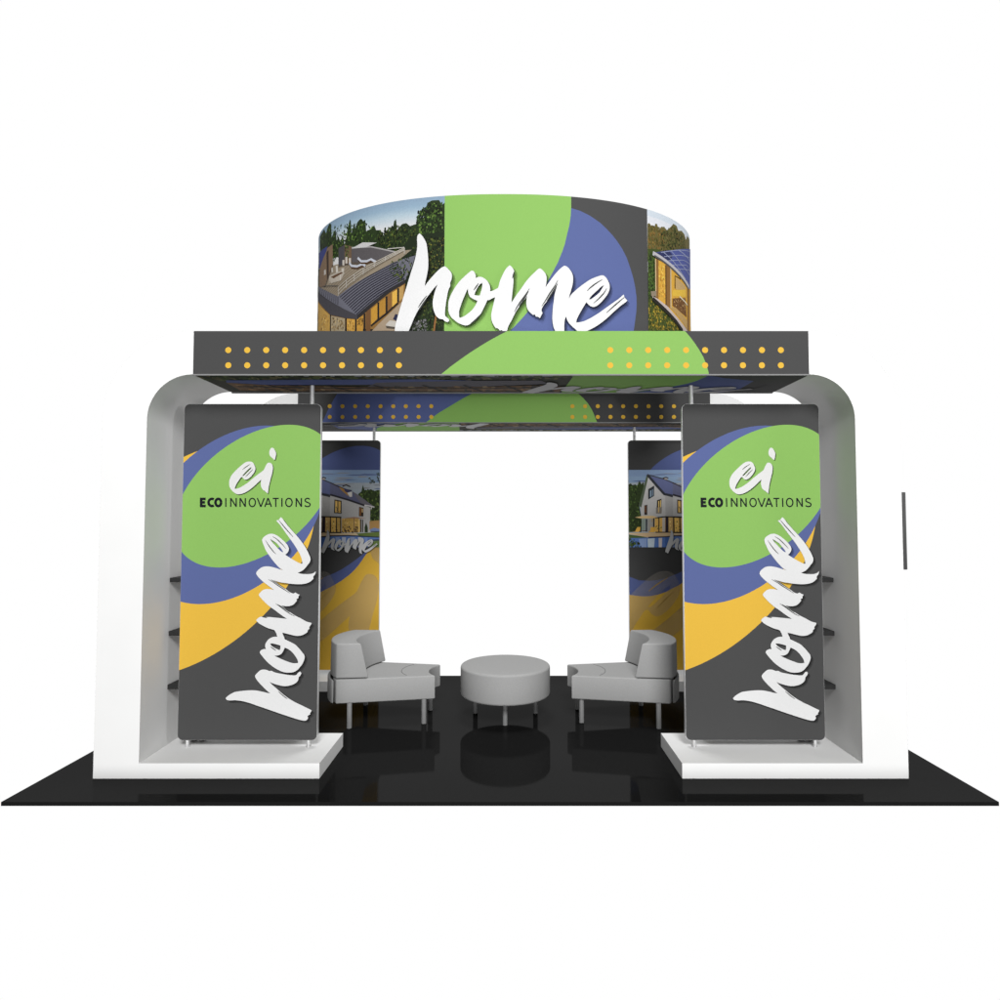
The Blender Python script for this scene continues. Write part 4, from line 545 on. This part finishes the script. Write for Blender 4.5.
# ---------------------------------------------------------------- arches
def arch_outline(n=28):
    r_in, r_out = IN_X - HEAD_X, OUT_X - HEAD_X
    zc = Z_IN - r_in
    outer = [(-OUT_X, Z_PL + 0.0)]
    for i in range(n + 1):
        t = PI - (PI / 2) * i / n
        outer.append((-HEAD_X + r_out * math.cos(t), zc + (Z_TOP - zc) * math.sin(t)))
    inner = [(-IN_X, Z_PL + 0.0)]
    for i in range(n + 1):
        t = PI - (PI / 2) * i / n
        inner.append((-HEAD_X + r_in * math.cos(t), zc + r_in * math.sin(t)))
    full_o = outer + [(-x, z) for x, z in reversed(outer)]
    full_i = inner + [(-x, z) for x, z in reversed(inner)]
    return full_o, full_i

def header_art(kind):
    a = Art(rect(-HEAD_X, 0, HEAD_X, Z_TOP - Z_IN), KP)
    a.poly(rect(-HEAD_X, 0, HEAD_X, Z_TOP - Z_IN), DARK)
    if kind == 'front':
        a.poly(ART['hd_green'], GREEN)
        dots = ART['hd_dots']
    else:
        a.poly(ART['hb_blue'], BLUE)
        a.poly(ART['hb_green'], GREEN)
        dots = ART['hb_dots']
    for x, z in dots:
        a.poly(disc(x, z, 0.0208), YELLOW)
    return a

def underside_art():
    W = ARCH_D
    a = Art(rect(-HEAD_X, 0, HEAD_X, W), KP)
    a.poly(rect(-HEAD_X, 0, HEAD_X, W), DARK)
    # the stretched house picture, its sky along the front edge
    a.poly(rect(-HEAD_X, 0, .50, W), (60, 62, 48))
    a.poly([(-HEAD_X, 0), (.5, 0), (.5, .05), (-.3, .07), (-1.2, .055), (-1.8, .03), (-HEAD_X, .03)], (176, 182, 190))
    a.leaves(rect(-HEAD_X, .03, .46, .16), 260, .10, [(70, 84, 48), (44, 54, 32), (92, 104, 62), (120, 112, 78)])
    a.poly([(-1.95, .15), (-1.4, .13), (-.55, .12), (-.1, .17), (-.4, .24), (-1.0, .29), (-1.7, .3), (-1.98, .22)], (92, 106, 166))
    a.poly([(-.9, .22), (-.2, .16), (.28, .15), (.34, .26), (-.2, .36), (-1.0, .36)], (104, 102, 112))
    a.poly([(-1.98, .22), (-1.7, .31), (-1.0, .37), (-.2, .37), (.3, .3), (.46, .36), (.44, .55), (-1.3, .55), (-2.0, .5)], (136, 106, 76))
    a.leaves([(-1.95, .28), (-1.0, .38), (.3, .34), (.4, .54), (-1.9, .52)], 160, .09, [(158, 124, 84), (112, 86, 60), (170, 146, 108), (90, 84, 76)])
    a.line([(-1.95, .34), (-1.2, .40), (-.3, .41), (.4, .38)], .028, (52, 50, 50))
    a.line([(-2.0, .50), (-1.2, .52), (-.3, .53), (.4, .52)], .03, (58, 56, 52))
    for x in (-1.62, -1.2, -.86, -.5, -.2, .1, .34):
        a.line([(x - .08, .30), (x + .06, .53)], .022, (44, 40, 38))
    a.poly([(.50, 0), (1.8, 0), (1.8, W), (.46, W)], BLUE)
    a.poly([(1.41, 0), (1.6, 0), (HEAD_X, 0), (HEAD_X, W), (1.7, W), (1.9, .42), (1.949, .31), (1.9, .235), (1.777, .17), (1.557, .09)], DARK)
    a.poly([(.50, 0), (1.42, 0), (1.415, .06), (1.39, .17), (1.355, .25), (1.30, .324), (1.21, .42), (1.124, .496), (1.0, W), (.46, W)], GREEN)
    def f(u, v):
        return (.344 + (v - .29794) * 1.2, .197 + (u - .33986) * .615)
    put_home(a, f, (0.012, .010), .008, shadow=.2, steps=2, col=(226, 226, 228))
    return a

def make_arch(y0, label, front):
    y1 = y0 + ARCH_D
    t = thing('exhibit_arch', label, 'arch', (0, y0, 0), 0, 'white rounded arches of the stand')
    o, i_ = arch_outline()
    bm = bmesh.new()
    rows = []
    for (x, z) in o:
        rows.append((bm.verts.new((x, 0, z)), bm.verts.new((x, ARCH_D, z))))
    rin = []
    for (x, z) in i_:
        rin.append((bm.verts.new((x, 0, z)), bm.verts.new((x, ARCH_D, z))))
    n = len(rows)
    for k in range(n - 1):
        bm.faces.new((rows[k][0], rows[k + 1][0], rows[k + 1][1], rows[k][1]))
        bm.faces.new((rin[k][0], rin[k][1], rin[k + 1][1], rin[k + 1][0]))
        bm.faces.new((rows[k][0], rin[k][0], rin[k + 1][0], rows[k + 1][0]))
        bm.faces.new((rows[k][1], rows[k + 1][1], rin[k + 1][1], rin[k][1]))
    for k in (0, n - 1):
        bm.faces.new((rows[k][0], rows[k][1], rin[k][1], rin[k][0]))
    obj('arch_frame', bm, M_WHITE, t, smooth=30)
    for s in (-1, 1):
        bm = bmesh.new()
        xa, xb = sorted((s * OUT_X, s * 1.2090))
        add_box(bm, xa, xb, 0, ARCH_D, 0.0, Z_PL)
        obj('plinth', bm, M_WHITE, t)
    # printed header: near face, underside, far face
    kinds = ('front', 'inner') if front else ('inner', 'front')
    header_art(kinds[0]).build('header_print', t, lambda u, v, d: (u, -0.003 - d, Z_IN + v))
    far = header_art(kinds[1])
    far.build('header_print', t, lambda u, v, d: (-u, ARCH_D + 0.003 + d, Z_IN + v))
    ua = underside_art()
    if front:
        ua.build('underside_print', t, lambda u, v, d: (u, v, Z_IN - 0.003 - d))
    else:
        ua.build('underside_print', t, lambda u, v, d: (-u, ARCH_D - v, Z_IN - 0.003 - d))
    for (ya, yb) in ((-0.012, -0.0005), (ARCH_D + 0.0005, ARCH_D + 0.016)):
        bm = bmesh.new()
        add_box(bm, -HEAD_X, HEAD_X, ya, yb, Z_IN - 0.010, Z_IN - 0.001)
        obj('edge_trim', bm, M_TRIM, t)
        if not front:
            bm = bmesh.new()
            add_box(bm, -HEAD_X, HEAD_X, ya, yb, Z_TOP + 0.001, Z_TOP + 0.009)
            obj('edge_trim', bm, M_TRIM, t)
    return t

make_arch(ARCH_Y, 'white rounded front arch, its charcoal header printed with yellow dots over a green curve', True)
make_arch(BACK_Y, 'white rounded rear arch seen below the front header, its header partly blue', False)

# ---------------------------------------------------------------- banner stands
CLIP_P = round_rect(0.0015, 0.0015, PAN_W - 0.0015, PAN_H - 0.0015, 0.037)

def front_banner_art():
    a = Art(CLIP_P, KP)
    a.poly(rect(0, 0, PAN_W, PAN_H), DARK)
    a.poly(ell(ART['fp_yellow']), YELLOW)
    a.poly(ell(ART['fp_blue']), BLUE)
    a.poly(ell(ART['fp_green']), GREEN)
    return a

def front_letter_art():
    b = Art(CLIP_P, KP)
    idn = lambda u, v: (u, v)
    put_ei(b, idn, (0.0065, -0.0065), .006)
    for s in ART['tx_bold']:
        b.line(smooth(s, 2, 60, False) if len(s) > 4 else s, .0188, (20, 24, 32))
    for s in ART['tx_lt']:
        b.line(smooth(s, 2, 60, False) if len(s) > 4 else s, .0094, (22, 26, 36))
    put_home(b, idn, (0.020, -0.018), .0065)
    return b

def back_banner_art():
    a = Art(CLIP_P, KP)
    a.poly(rect(0, 0, PAN_W, PAN_H), DARK)
    a.poly(ell(ART['bp_circ']), BLUE)
    a.poly(rect(0, 0, PAN_W, 1.95), DARK)
    yb = ART['bp_yel_edge']
    bb = ART['bp_blue_edge']
    a.poly([(-.02, 0)] + [(1.02, 0), (1.02, 1.42)] + list(reversed(bb)), BLUE)
    a.poly([(-.02, 0)] + [(1.02, 0), (1.02, 1.46)] + list(reversed(yb)), YELLOW)
    for g in ([smooth(c) for c in ART['ei_wm']], [smooth(ART['ei_wm_dot'])]):   # big pale monogram ghosted over the colours
        a.add(g, (214, 206, 196), .22)
    for hl in ART['ei_wm_hair']:
        a.line(smooth(hl, 3, 80, False), .012, (196, 160, 74), True)
    # the photograph of the house, lit rooms, pool in front
    a.k = KP * BACK_K
    pz0, pz1 = ART['bp_photo'][1][1], ART['bp_photo'][0][1]
    a.win = rect(-.01, pz0, PAN_W + .01, pz1)
    a.grad(-.01, PAN_W + .01, [(pz1, (104, 122, 150)), (pz1 - .10, (112, 132, 156)), (pz1 - .16, (140, 146, 152)), (pz1 - .3, (140, 152, 160)), (pz1 - .82, (150, 156, 160))], 12)
    for _ in range(26):                              # thin streaks of cloud
        x, z, l_ = rng.uniform(0, 1), pz1 - rng.uniform(.01, .20), rng.uniform(.08, .3)
        c = rng.choice([(98, 112, 150), (112, 126, 156), (142, 146, 154), (150, 148, 148)])
        a.poly([(x, z), (x + l_ * .3, z + .008), (x + l_ * .7, z + .006), (x + l_, z + .001), (x + l_ * .6, z - .006), (x + l_ * .25, z - .007)], c, .6)
    a.win = rect(-.01, pz0, .47, pz1)
    a.batch(ART['bp_R'])
    a.win = rect(.47, pz0, PAN_W + .01, pz1)
    a.batch(ART['bp_L'])
    a.win = None
    a.k = KP
    return a

def back_letter_art():
    b = Art(CLIP_P, KP)
    f = lambda u, v: (.4474 + (v - .29794) * .4105, 1.4632 - (u - .33986) * .398)
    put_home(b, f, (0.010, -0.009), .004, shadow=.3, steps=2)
    return b

def make_banner(front):
    t = thing('banner_stand', 'x', 'banner')
    th = 0.032
    bm = bmesh.new()
    ol = round_rect(0, 0, PAN_W, PAN_H, 0.038)
    A = [bm.verts.new((x, 0, z)) for x, z in ol]
    B = [bm.verts.new((x, th, z)) for x, z in ol]
    for i in range(len(ol)):
        j = (i + 1) % len(ol)
        bm.faces.new((A[i], A[j], B[j], B[i]))
    bm.faces.new(A)
    bm.faces.new(B[::-1])
    obj('frame', bm, M_ALU, t, smooth=30)
    g = front_banner_art() if front else back_banner_art()
    gr = g.build('graphic', t, lambda u, v, d: (u, -0.0015 - d, v))
    lt = (front_letter_art() if front else back_letter_art())
    b0 = g.top + 0.0004
    lt.build('lettering', gr, lambda u, v, d: (u, -0.0015 - b0 - d, v))
    bm = bmesh.new()
    add_box(bm, 0.03, PAN_W - 0.03, th + 0.0005, th + 0.004, 0.03, PAN_H - 0.03)
    obj('rear_cover', bm, M_DARK, t)
    return t

def finish_banner(t, inner_left, front):
    """legs, and the post up into the header on the side towards the aisle"""
    zb = Z_PL - PAN_Z
    for x in (0.064, PAN_W - 0.066):
        bm = bmesh.new()
        add_tube(bm, (x, 0.016, zb + 0.0005), (x, 0.016, -0.0003), 0.0135)
        add_tube(bm, (x, 0.016, zb + 0.0003), (x, 0.016, zb + 0.006), 0.018)
        obj('leg', bm, M_ALU, t, smooth=40)
    x = 0.072 if inner_left else PAN_W - 0.072
    bm = bmesh.new()
    add_tube(bm, (x, 0.016, PAN_H + 0.0005), (x, 0.016, Z_IN - PAN_Z - 0.012), 0.0145)
    obj('post', bm, M_ALU, t, smooth=40)

P_F = make_banner(True)
P_FR = copy_tree(P_F)
P_B = make_banner(False)
P_BR = copy_tree(P_B)
XL, XR = -2.3115, 1.3145
YPF, YPB = 4.418, 6.454
for t, x, y, lab, grp in (
        (P_F, XL, YPF, 'front banner with green oval and brush lettering, left of the sofas', 'front banners with the brush lettering'),
        (P_FR, XR, YPF, 'front banner with green oval and brush lettering, right of the sofas', 'front banners with the brush lettering'),
        (P_B, XL, YPB, 'rear banner with a pool house photo, behind the sofa left of the ottoman', 'rear banners with the house photo'),
        (P_BR, XR, YPB, 'rear banner with a pool house photo, behind the sofa right of the ottoman', 'rear banners with the house photo')):
    t.location = (x, y, PAN_Z)
    t['label'] = lab
    t['group'] = grp
for t, il, fr in ((P_F, False, True), (P_FR, True, True), (P_B, False, False), (P_BR, True, False)):
    finish_banner(t, il, fr)

# ---------------------------------------------------------------- shelf units behind the front banners
def make_shelves(s):
    t = thing('shelf_unit', 'black three-tier shelf unit behind the front banner %s of the sofas' % ('left' if s < 0 else 'right'),
              'shelf', (s * IN_X, 4.4545, Z_PL), 0, 'black shelf units behind the front banners')
    e = -s
    for z, in ((1.3005,), (.9155,), (.532,)):
        bm = bmesh.new()
        xa, xb = sorted((e * 0.002, e * 1.02))
        add_box(bm, xa, xb, 0, 0.235, z - 0.032 - Z_PL, z - Z_PL)
        obj('shelf', bm, M_BLACK, t)
    for x in (0.20, 0.92):
        bm = bmesh.new()
        add_tube(bm, (e * x, 0.27, 0.001), (e * x, 0.27, 1.34), 0.014)
        obj('upright', bm, M_BLACK, t, smooth=40)
        for z in (1.3005, .9155, .532):
            bm = bmesh.new()
            add_box(bm, e * x - 0.012, e * x + 0.012, 0.2355, 0.2555, z - 0.030 - Z_PL, z - 0.004 - Z_PL)
            obj('bracket', bm, M_BLACK, t)
    for x in (0.155, 0.215):
        bm = bmesh.new()
        add_tube(bm, (e * x, 0.10, 0.001), (e * x, 0.10, 0.03), 0.025)
        obj('foot', bm, M_BLACK, t, smooth=40)
    return t
make_shelves(-1)
make_shelves(1)

# ---------------------------------------------------------------- drum banner over the stand
DA, DB, DN, DYC = 1.647, 0.98, 2.2, 5.452
D_Z0, D_Z1 = 3.026, 4.157
def sup(th):
    c, s = math.cos(th), math.sin(th)
    return (DA * math.copysign(abs(c) ** (2 / DN), c), DB * math.copysign(abs(s) ** (2 / DN), s))
_NT = 6000
_tab = []
_acc = 0.0
_prev = None
for _i in range(2 * _NT + 1):
    _th = -PI + PI * _i / _NT
    _p = sup(_th)
    if _prev is not None:
        _acc += math.hypot(_p[0] - _prev[0], _p[1] - _prev[1])
    _tab.append((_acc, _p))
    _prev = _p
_mid = _tab[_NT // 2][0]
_S = [a - _mid for a, _ in _tab]
PERIM = _tab[-1][0]
def drum_pt(s, off):
    while s < _S[0]:
        s += PERIM
    while s > _S[-1]:
        s -= PERIM
    i = min(max(bisect.bisect_left(_S, s), 1), len(_S) - 1)
    a, b = _S[i - 1], _S[i]
    t = 0 if b == a else (s - a) / (b - a)
    p, q = _tab[i - 1][1], _tab[i][1]
    x, y = p[0] + (q[0] - p[0]) * t, p[1] + (q[1] - p[1]) * t
    i0, i1 = max(i - 12, 0), min(i + 12, len(_tab) - 1)
    tx, ty = _tab[i1][1][0] - _tab[i0][1][0], _tab[i1][1][1] - _tab[i0][1][1]
    l_ = math.hypot(tx, ty) or 1
    return x + ty / l_ * off, y - tx / l_ * off

t = thing('drum_banner', 'oval drum banner printed green, blue and with house photos, resting on top of both headers', 'banner', (0.010, DYC, D_Z0))
bm = bmesh.new()
n = 220
rings = []
for off, z in ((-.002, 0), (-.002, D_Z1 - D_Z0), (-.022, D_Z1 - D_Z0), (-.022, 0)):
    rings.append([bm.verts.new((*drum_pt(PERIM * k / n, off), z)) for k in range(n)])
for a, b in zip(rings, rings[1:] + rings[:1]):
    for k in range(n):
        bm.faces.new((a[k], a[(k + 1) % n], b[(k + 1) % n], b[k]))
obj('drum_wall', bm, M_DARK, t, smooth=40)
for z in (0.02, D_Z1 - D_Z0 - 0.02):
    bm = bmesh.new()
    pts = [(*drum_pt(PERIM * k / 120, -.036), z) for k in range(121)]
    add_path_tube(bm, pts, 0.013)
    obj('ring_tube', bm, M_ALU, t, smooth=60)

HD = D_Z1 - D_Z0
ZO = 3.016 - D_Z0
xa, xb, xc = ART['dr_x']
def zz(pts):
    return [(p[0], p[1] + ZO) for p in pts]
def zitems(items):
    return [(i[0], i[1], zz(i[2])) + tuple(i[3:]) for i in items]
a = Art(rect(-2.75, 0, 2.75, HD), KP)
a.poly(rect(-2.75, 0, 2.75, HD), DARK)
blue = zz(ART['dr_blue'])
gb = zz(ART['dr_gb'])
a.poly([(xa, 0)] + [(gb[-1][0], 0)] + [(blue[-1][0], 0)] + list(reversed(blue)) + [(xa, blue[0][1])], BLUE)
a.poly([(xa, 0), (gb[-1][0], 0)] + list(reversed(gb)) + [(gb[0][0], HD), (xa, HD)], GREEN)
# left photograph
a.win = rect(-2.75, 0, xa, HD)
a.grad(-2.75, xa, [(HD, (150, 176, 200)), (HD - .06, (160, 188, 210)), (HD - .12, (196, 216, 228)), (HD - .2, (232, 234, 236)), (HD - .46, (240, 238, 236))], 44)
a.poly([(-2.75, 0), (-1.6, 0), (-1.6, HD - .30), (-2.75, HD - .36)], (46, 60, 32))
a.leaves([(-2.75, .1), (-1.66, .1), (-1.66, HD - .28), (-2.75, HD - .3)], 150, .12, [(62, 84, 38), (84, 108, 48), (40, 58, 28)])
a.batch(zitems(ART['dr_left']))
# right photograph
a.win = rect(xc, 0, 2.75, HD)
a.grad(xc, 2.75, [(HD, (214, 228, 240)), (HD - .08, (238, 240, 246)), (HD - .2, (248, 248, 250)), (HD - .5, (250, 250, 250))], 10)
a.poly([(1.66, 0), (2.75, 0), (2.75, HD - .45), (1.66, HD - .38)], (86, 96, 160))
a.leaves([(1.7, 0), (2.75, 0), (2.75, .35), (1.8, .35)], 80, .14, [(96, 100, 40), (70, 82, 34), (176, 152, 52)])
a.batch(zitems(ART['dr_right']))
a.win = None
def drum_fn(extra):
    def f(u, v, d):
        x, y = drum_pt(u - .009, 0.001 + extra + d)
        return (x, y, v)
    return f
dg = a.build('graphic', t, drum_fn(0.0), ustep=0.03)
b = Art(rect(-2.75, 0, 2.75, HD), KP)
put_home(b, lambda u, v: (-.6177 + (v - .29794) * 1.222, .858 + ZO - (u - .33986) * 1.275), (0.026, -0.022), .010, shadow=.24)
b.build('lettering', dg, drum_fn(a.top + 0.0004), ustep=0.03)

# ---------------------------------------------------------------- lounge furniture
SY = 5.432
def arc_pts(xc_, half, sag, n, y0=0.0):
    """arc through (xc_, -half) .. (xc_, +half) bulging sag towards -x, listed from -half to +half"""
    r = (half * half + sag * sag) / (2 * sag)
    cx_ = xc_ - sag + r
    a0 = math.asin(half / r) if sag < half else PI - math.asin(half / r)
    return [(cx_ - r * math.cos(-a0 + 2 * a0 * i / n), y0 + r * math.sin(-a0 + 2 * a0 * i / n)) for i in range(n + 1)]

def make_sofa():
    t = thing('curved_sofa', 'x', 'sofa', (0, SY, 0))
    inner = arc_pts(-.572, .200, .078, 22)
    outer = arc_pts(-1.375, .343, .098, 30)
    seat = inner + outer[::-1]
    bm = bmesh.new()
    add_loft(bm, seat, seat, 0.205, 0.402, 0.018, 4)
    st = obj('seat', bm, M_FABRIC, t, smooth=40)
    # seam sewn across the cushion top, following the concave front
    bm = bmesh.new()
    sm = arc_pts(-.815, .195, .075, 24)
    add_path_tube(bm, [(x, y, 0.4022) for x, y in sm], 0.0022, 6)
    obj('seam', bm, M_SEAM, st)
    # back shell behind the seat, a narrow gap away
    o1 = arc_pts(-1.393, .343, .101, 30)
    o2 = arc_pts(-1.415, .335, .105, 30)
    bm = bmesh.new()
    add_loft(bm, o1 + o2[::-1], o1 + o2[::-1], 0.21, 0.399, 0.008, 2)
    obj('back_shell', bm, M_FABRIC, t, smooth=40)
    # backrest: curved bolster, its inner face leaning back
    ob = arc_pts(-1.400, .330, .115, 30)
    ib = arc_pts(-1.136, .300, .100, 30)
    it = arc_pts(-1.196, .318, .110, 30)
    ot = arc_pts(-1.398, .330, .112, 30)
    ib, it = [[(x + .033 + .04 * y, y) for x, y in q] for q in (ib, it)]
    ob, ot = [[(x + .012 - .03 * y, y) for x, y in q] for q in (ob, ot)]
    bm = bmesh.new()
    add_loft(bm, ib + ob[::-1], it + ot[::-1], 0.408, 0.694, 0.022, 4)
    obj('backrest', bm, M_FABRIC, t, smooth=40)
    for x, y in ((-1.27, -.308), (-.669, -.193), (-.662, .170), (-1.283, .318)):
        bm = bmesh.new()
        add_tube(bm, (x, y, 0.0005), (x, y, 0.206), 0.0208)
        obj('leg', bm, M_LEG, t, smooth=40)
    return t
s1 = make_sofa()
s2 = copy_tree(s1)
s2.rotation_euler = (0, 0, PI)
s2.location = (0.008, SY, 0)
for s_, lab in ((s1, 'grey curved corner sofa left of the round ottoman, its backrest to the left'),
                (s2, 'grey curved corner sofa right of the round ottoman, its backrest to the right')):
    s_['label'] = lab
    s_['group'] = 'curved grey sofas'

t = thing('round_ottoman', 'round grey upholstered ottoman on four legs between the two curved sofas', 'ottoman', (0.020, 5.425, 0))
bm = bmesh.new()
R_, z0, z1, bv = 0.392, 0.200, 0.453, 0.022
prof = [(0, z0)] + [(R_ - bv + bv * math.sin(q), z0 + bv - bv * math.cos(q)) for q in [PI / 2 * i / 5 for i in range(6)]]
prof += [(R_ - bv + bv * math.cos(q), z1 - bv + bv * math.sin(q)) for q in [PI / 2 * i / 5 for i in range(6)]]
prof += [(R_ * .8, z1 + .005), (R_ * .5, z1 + .009), (0, z1 + .011)]
add_lathe(bm, prof, 96)
obj('cushion', bm, M_FABRIC, t, smooth=50)
for q in range(4):
    an = -PI / 2 + q * PI / 2
    x, y = 0.262 * math.cos(an), 0.232 * math.sin(an) + (.0 if q != 0 else .0)
    x, y = 0.268 * math.cos(an), 0.23 * math.sin(an)
    if q in (1, 3):
        y = 0.088
    bm = bmesh.new()
    add_tube(bm, (x, y, 0.0005), (x, y, 0.201), 0.0205)
    obj('leg', bm, M_LEG, t, smooth=40)

# ---------------------------------------------------------------- monitor on the outer side of the right wall
t = thing('wall_monitor', 'dark flat monitor seen edge-on, mounted on the outer side of the right wall', 'monitor', (OUT_X, 4.25, 1.6455))
bm = bmesh.new()
add_box(bm, 0.046, 0.1040, 0.0, 0.40, -0.2695, 0.2695, 0.004, 2)
obj('housing', bm, M_TV, t, smooth=40)
bm = bmesh.new()
add_box(bm, 0.1045, 0.1070, 0.012, 0.388, -0.257, 0.257)
obj('screen', bm, M_SCREEN, t)
bm = bmesh.new()
add_box(bm, 0.0005, 0.0455, 0.14, 0.26, -0.08, 0.08)
obj('wall_bracket', bm, M_TV, t)

# ---------------------------------------------------------------- light, world, camera
sc = bpy.context.scene
w = bpy.data.worlds.new('World')
sc.world = w
w.use_nodes = True
bg = w.node_tree.nodes['Background']
# a white studio: bright white behind the stand, dim on the side of the viewer
NT, LK = w.node_tree.nodes, w.node_tree.links
tcw = NT.new('ShaderNodeTexCoord')
sx = NT.new('ShaderNodeSeparateXYZ')
LK.new(tcw.outputs['Generated'], sx.inputs['Vector'])
mrw = NT.new('ShaderNodeMapRange')
mrw.interpolation_type = 'SMOOTHSTEP'
mrw.inputs['From Min'].default_value = 0.0
mrw.inputs['From Max'].default_value = 0.28
mrw.inputs['To Min'].default_value = FRONT_DIM
mrw.inputs['To Max'].default_value = WORLD
LK.new(sx.outputs['Y'], mrw.inputs['Value'])
bg.inputs['Color'].default_value = (1, 1, 1, 1)
LK.new(mrw.outputs['Result'], bg.inputs['Strength'])

def area(name, loc, target, size, power, col=(1, 1, 1)):
    ld = bpy.data.lights.new(name, 'AREA')
    ld.shape = 'DISK'
    ld.size = size
    ld.energy = power
    ld.color = col
    o = bpy.data.objects.new(name, ld)
    C.objects.link(o)
    o.location = loc
    o.rotation_euler = (Vector(target) - Vector(loc)).to_track_quat('-Z', 'Y').to_euler()
    return o
area('key_lamp', KEY_LOC, (0, 4.6, 2.2), KEY_SIZE, KEY_W)
area('low_fill', LOW_LOC, (0, 4.6, 1.6), LOW_SIZE, LOW_W)  # unseen fill added below floor level to lift the rear header and banners
area('side_lamp', SIDE_LOC, (-1.0, 4.6, 1.5), SIDE_SIZE, SIDE_W)
area('overhead_fill', (0, 5.45, 7.2), (0, 5.45, 0), 1.6, TOP_W)  # added fill, out of view, brightening the seat tops through the open drum

cam = bpy.data.cameras.new('camera')
cam.sensor_width = 36
cam.sensor_fit = 'HORIZONTAL'
cam.lens = 610 / 1000 * 36
cam.shift_x = -0.0100
cam.shift_y = -0.00463
cam.clip_start = 0.05
cam.clip_end = 200
co = bpy.data.objects.new('camera', cam)
C.objects.link(co)
co.location = (0.06108, 0, 1.7236)
co.rotation_euler = (PI / 2 + 0.0397, 0, 0)
sc.camera = co

sc.view_settings.view_transform = 'Standard'
sc.view_settings.look = 'None'
sc.view_settings.gamma = 1
sc.view_settings.exposure = 0
sc.view_settings.use_curve_mapping = False
sc.cycles.max_bounces = 8
sc.cycles.transparent_max_bounces = 16
sc.cycles.use_denoising = True
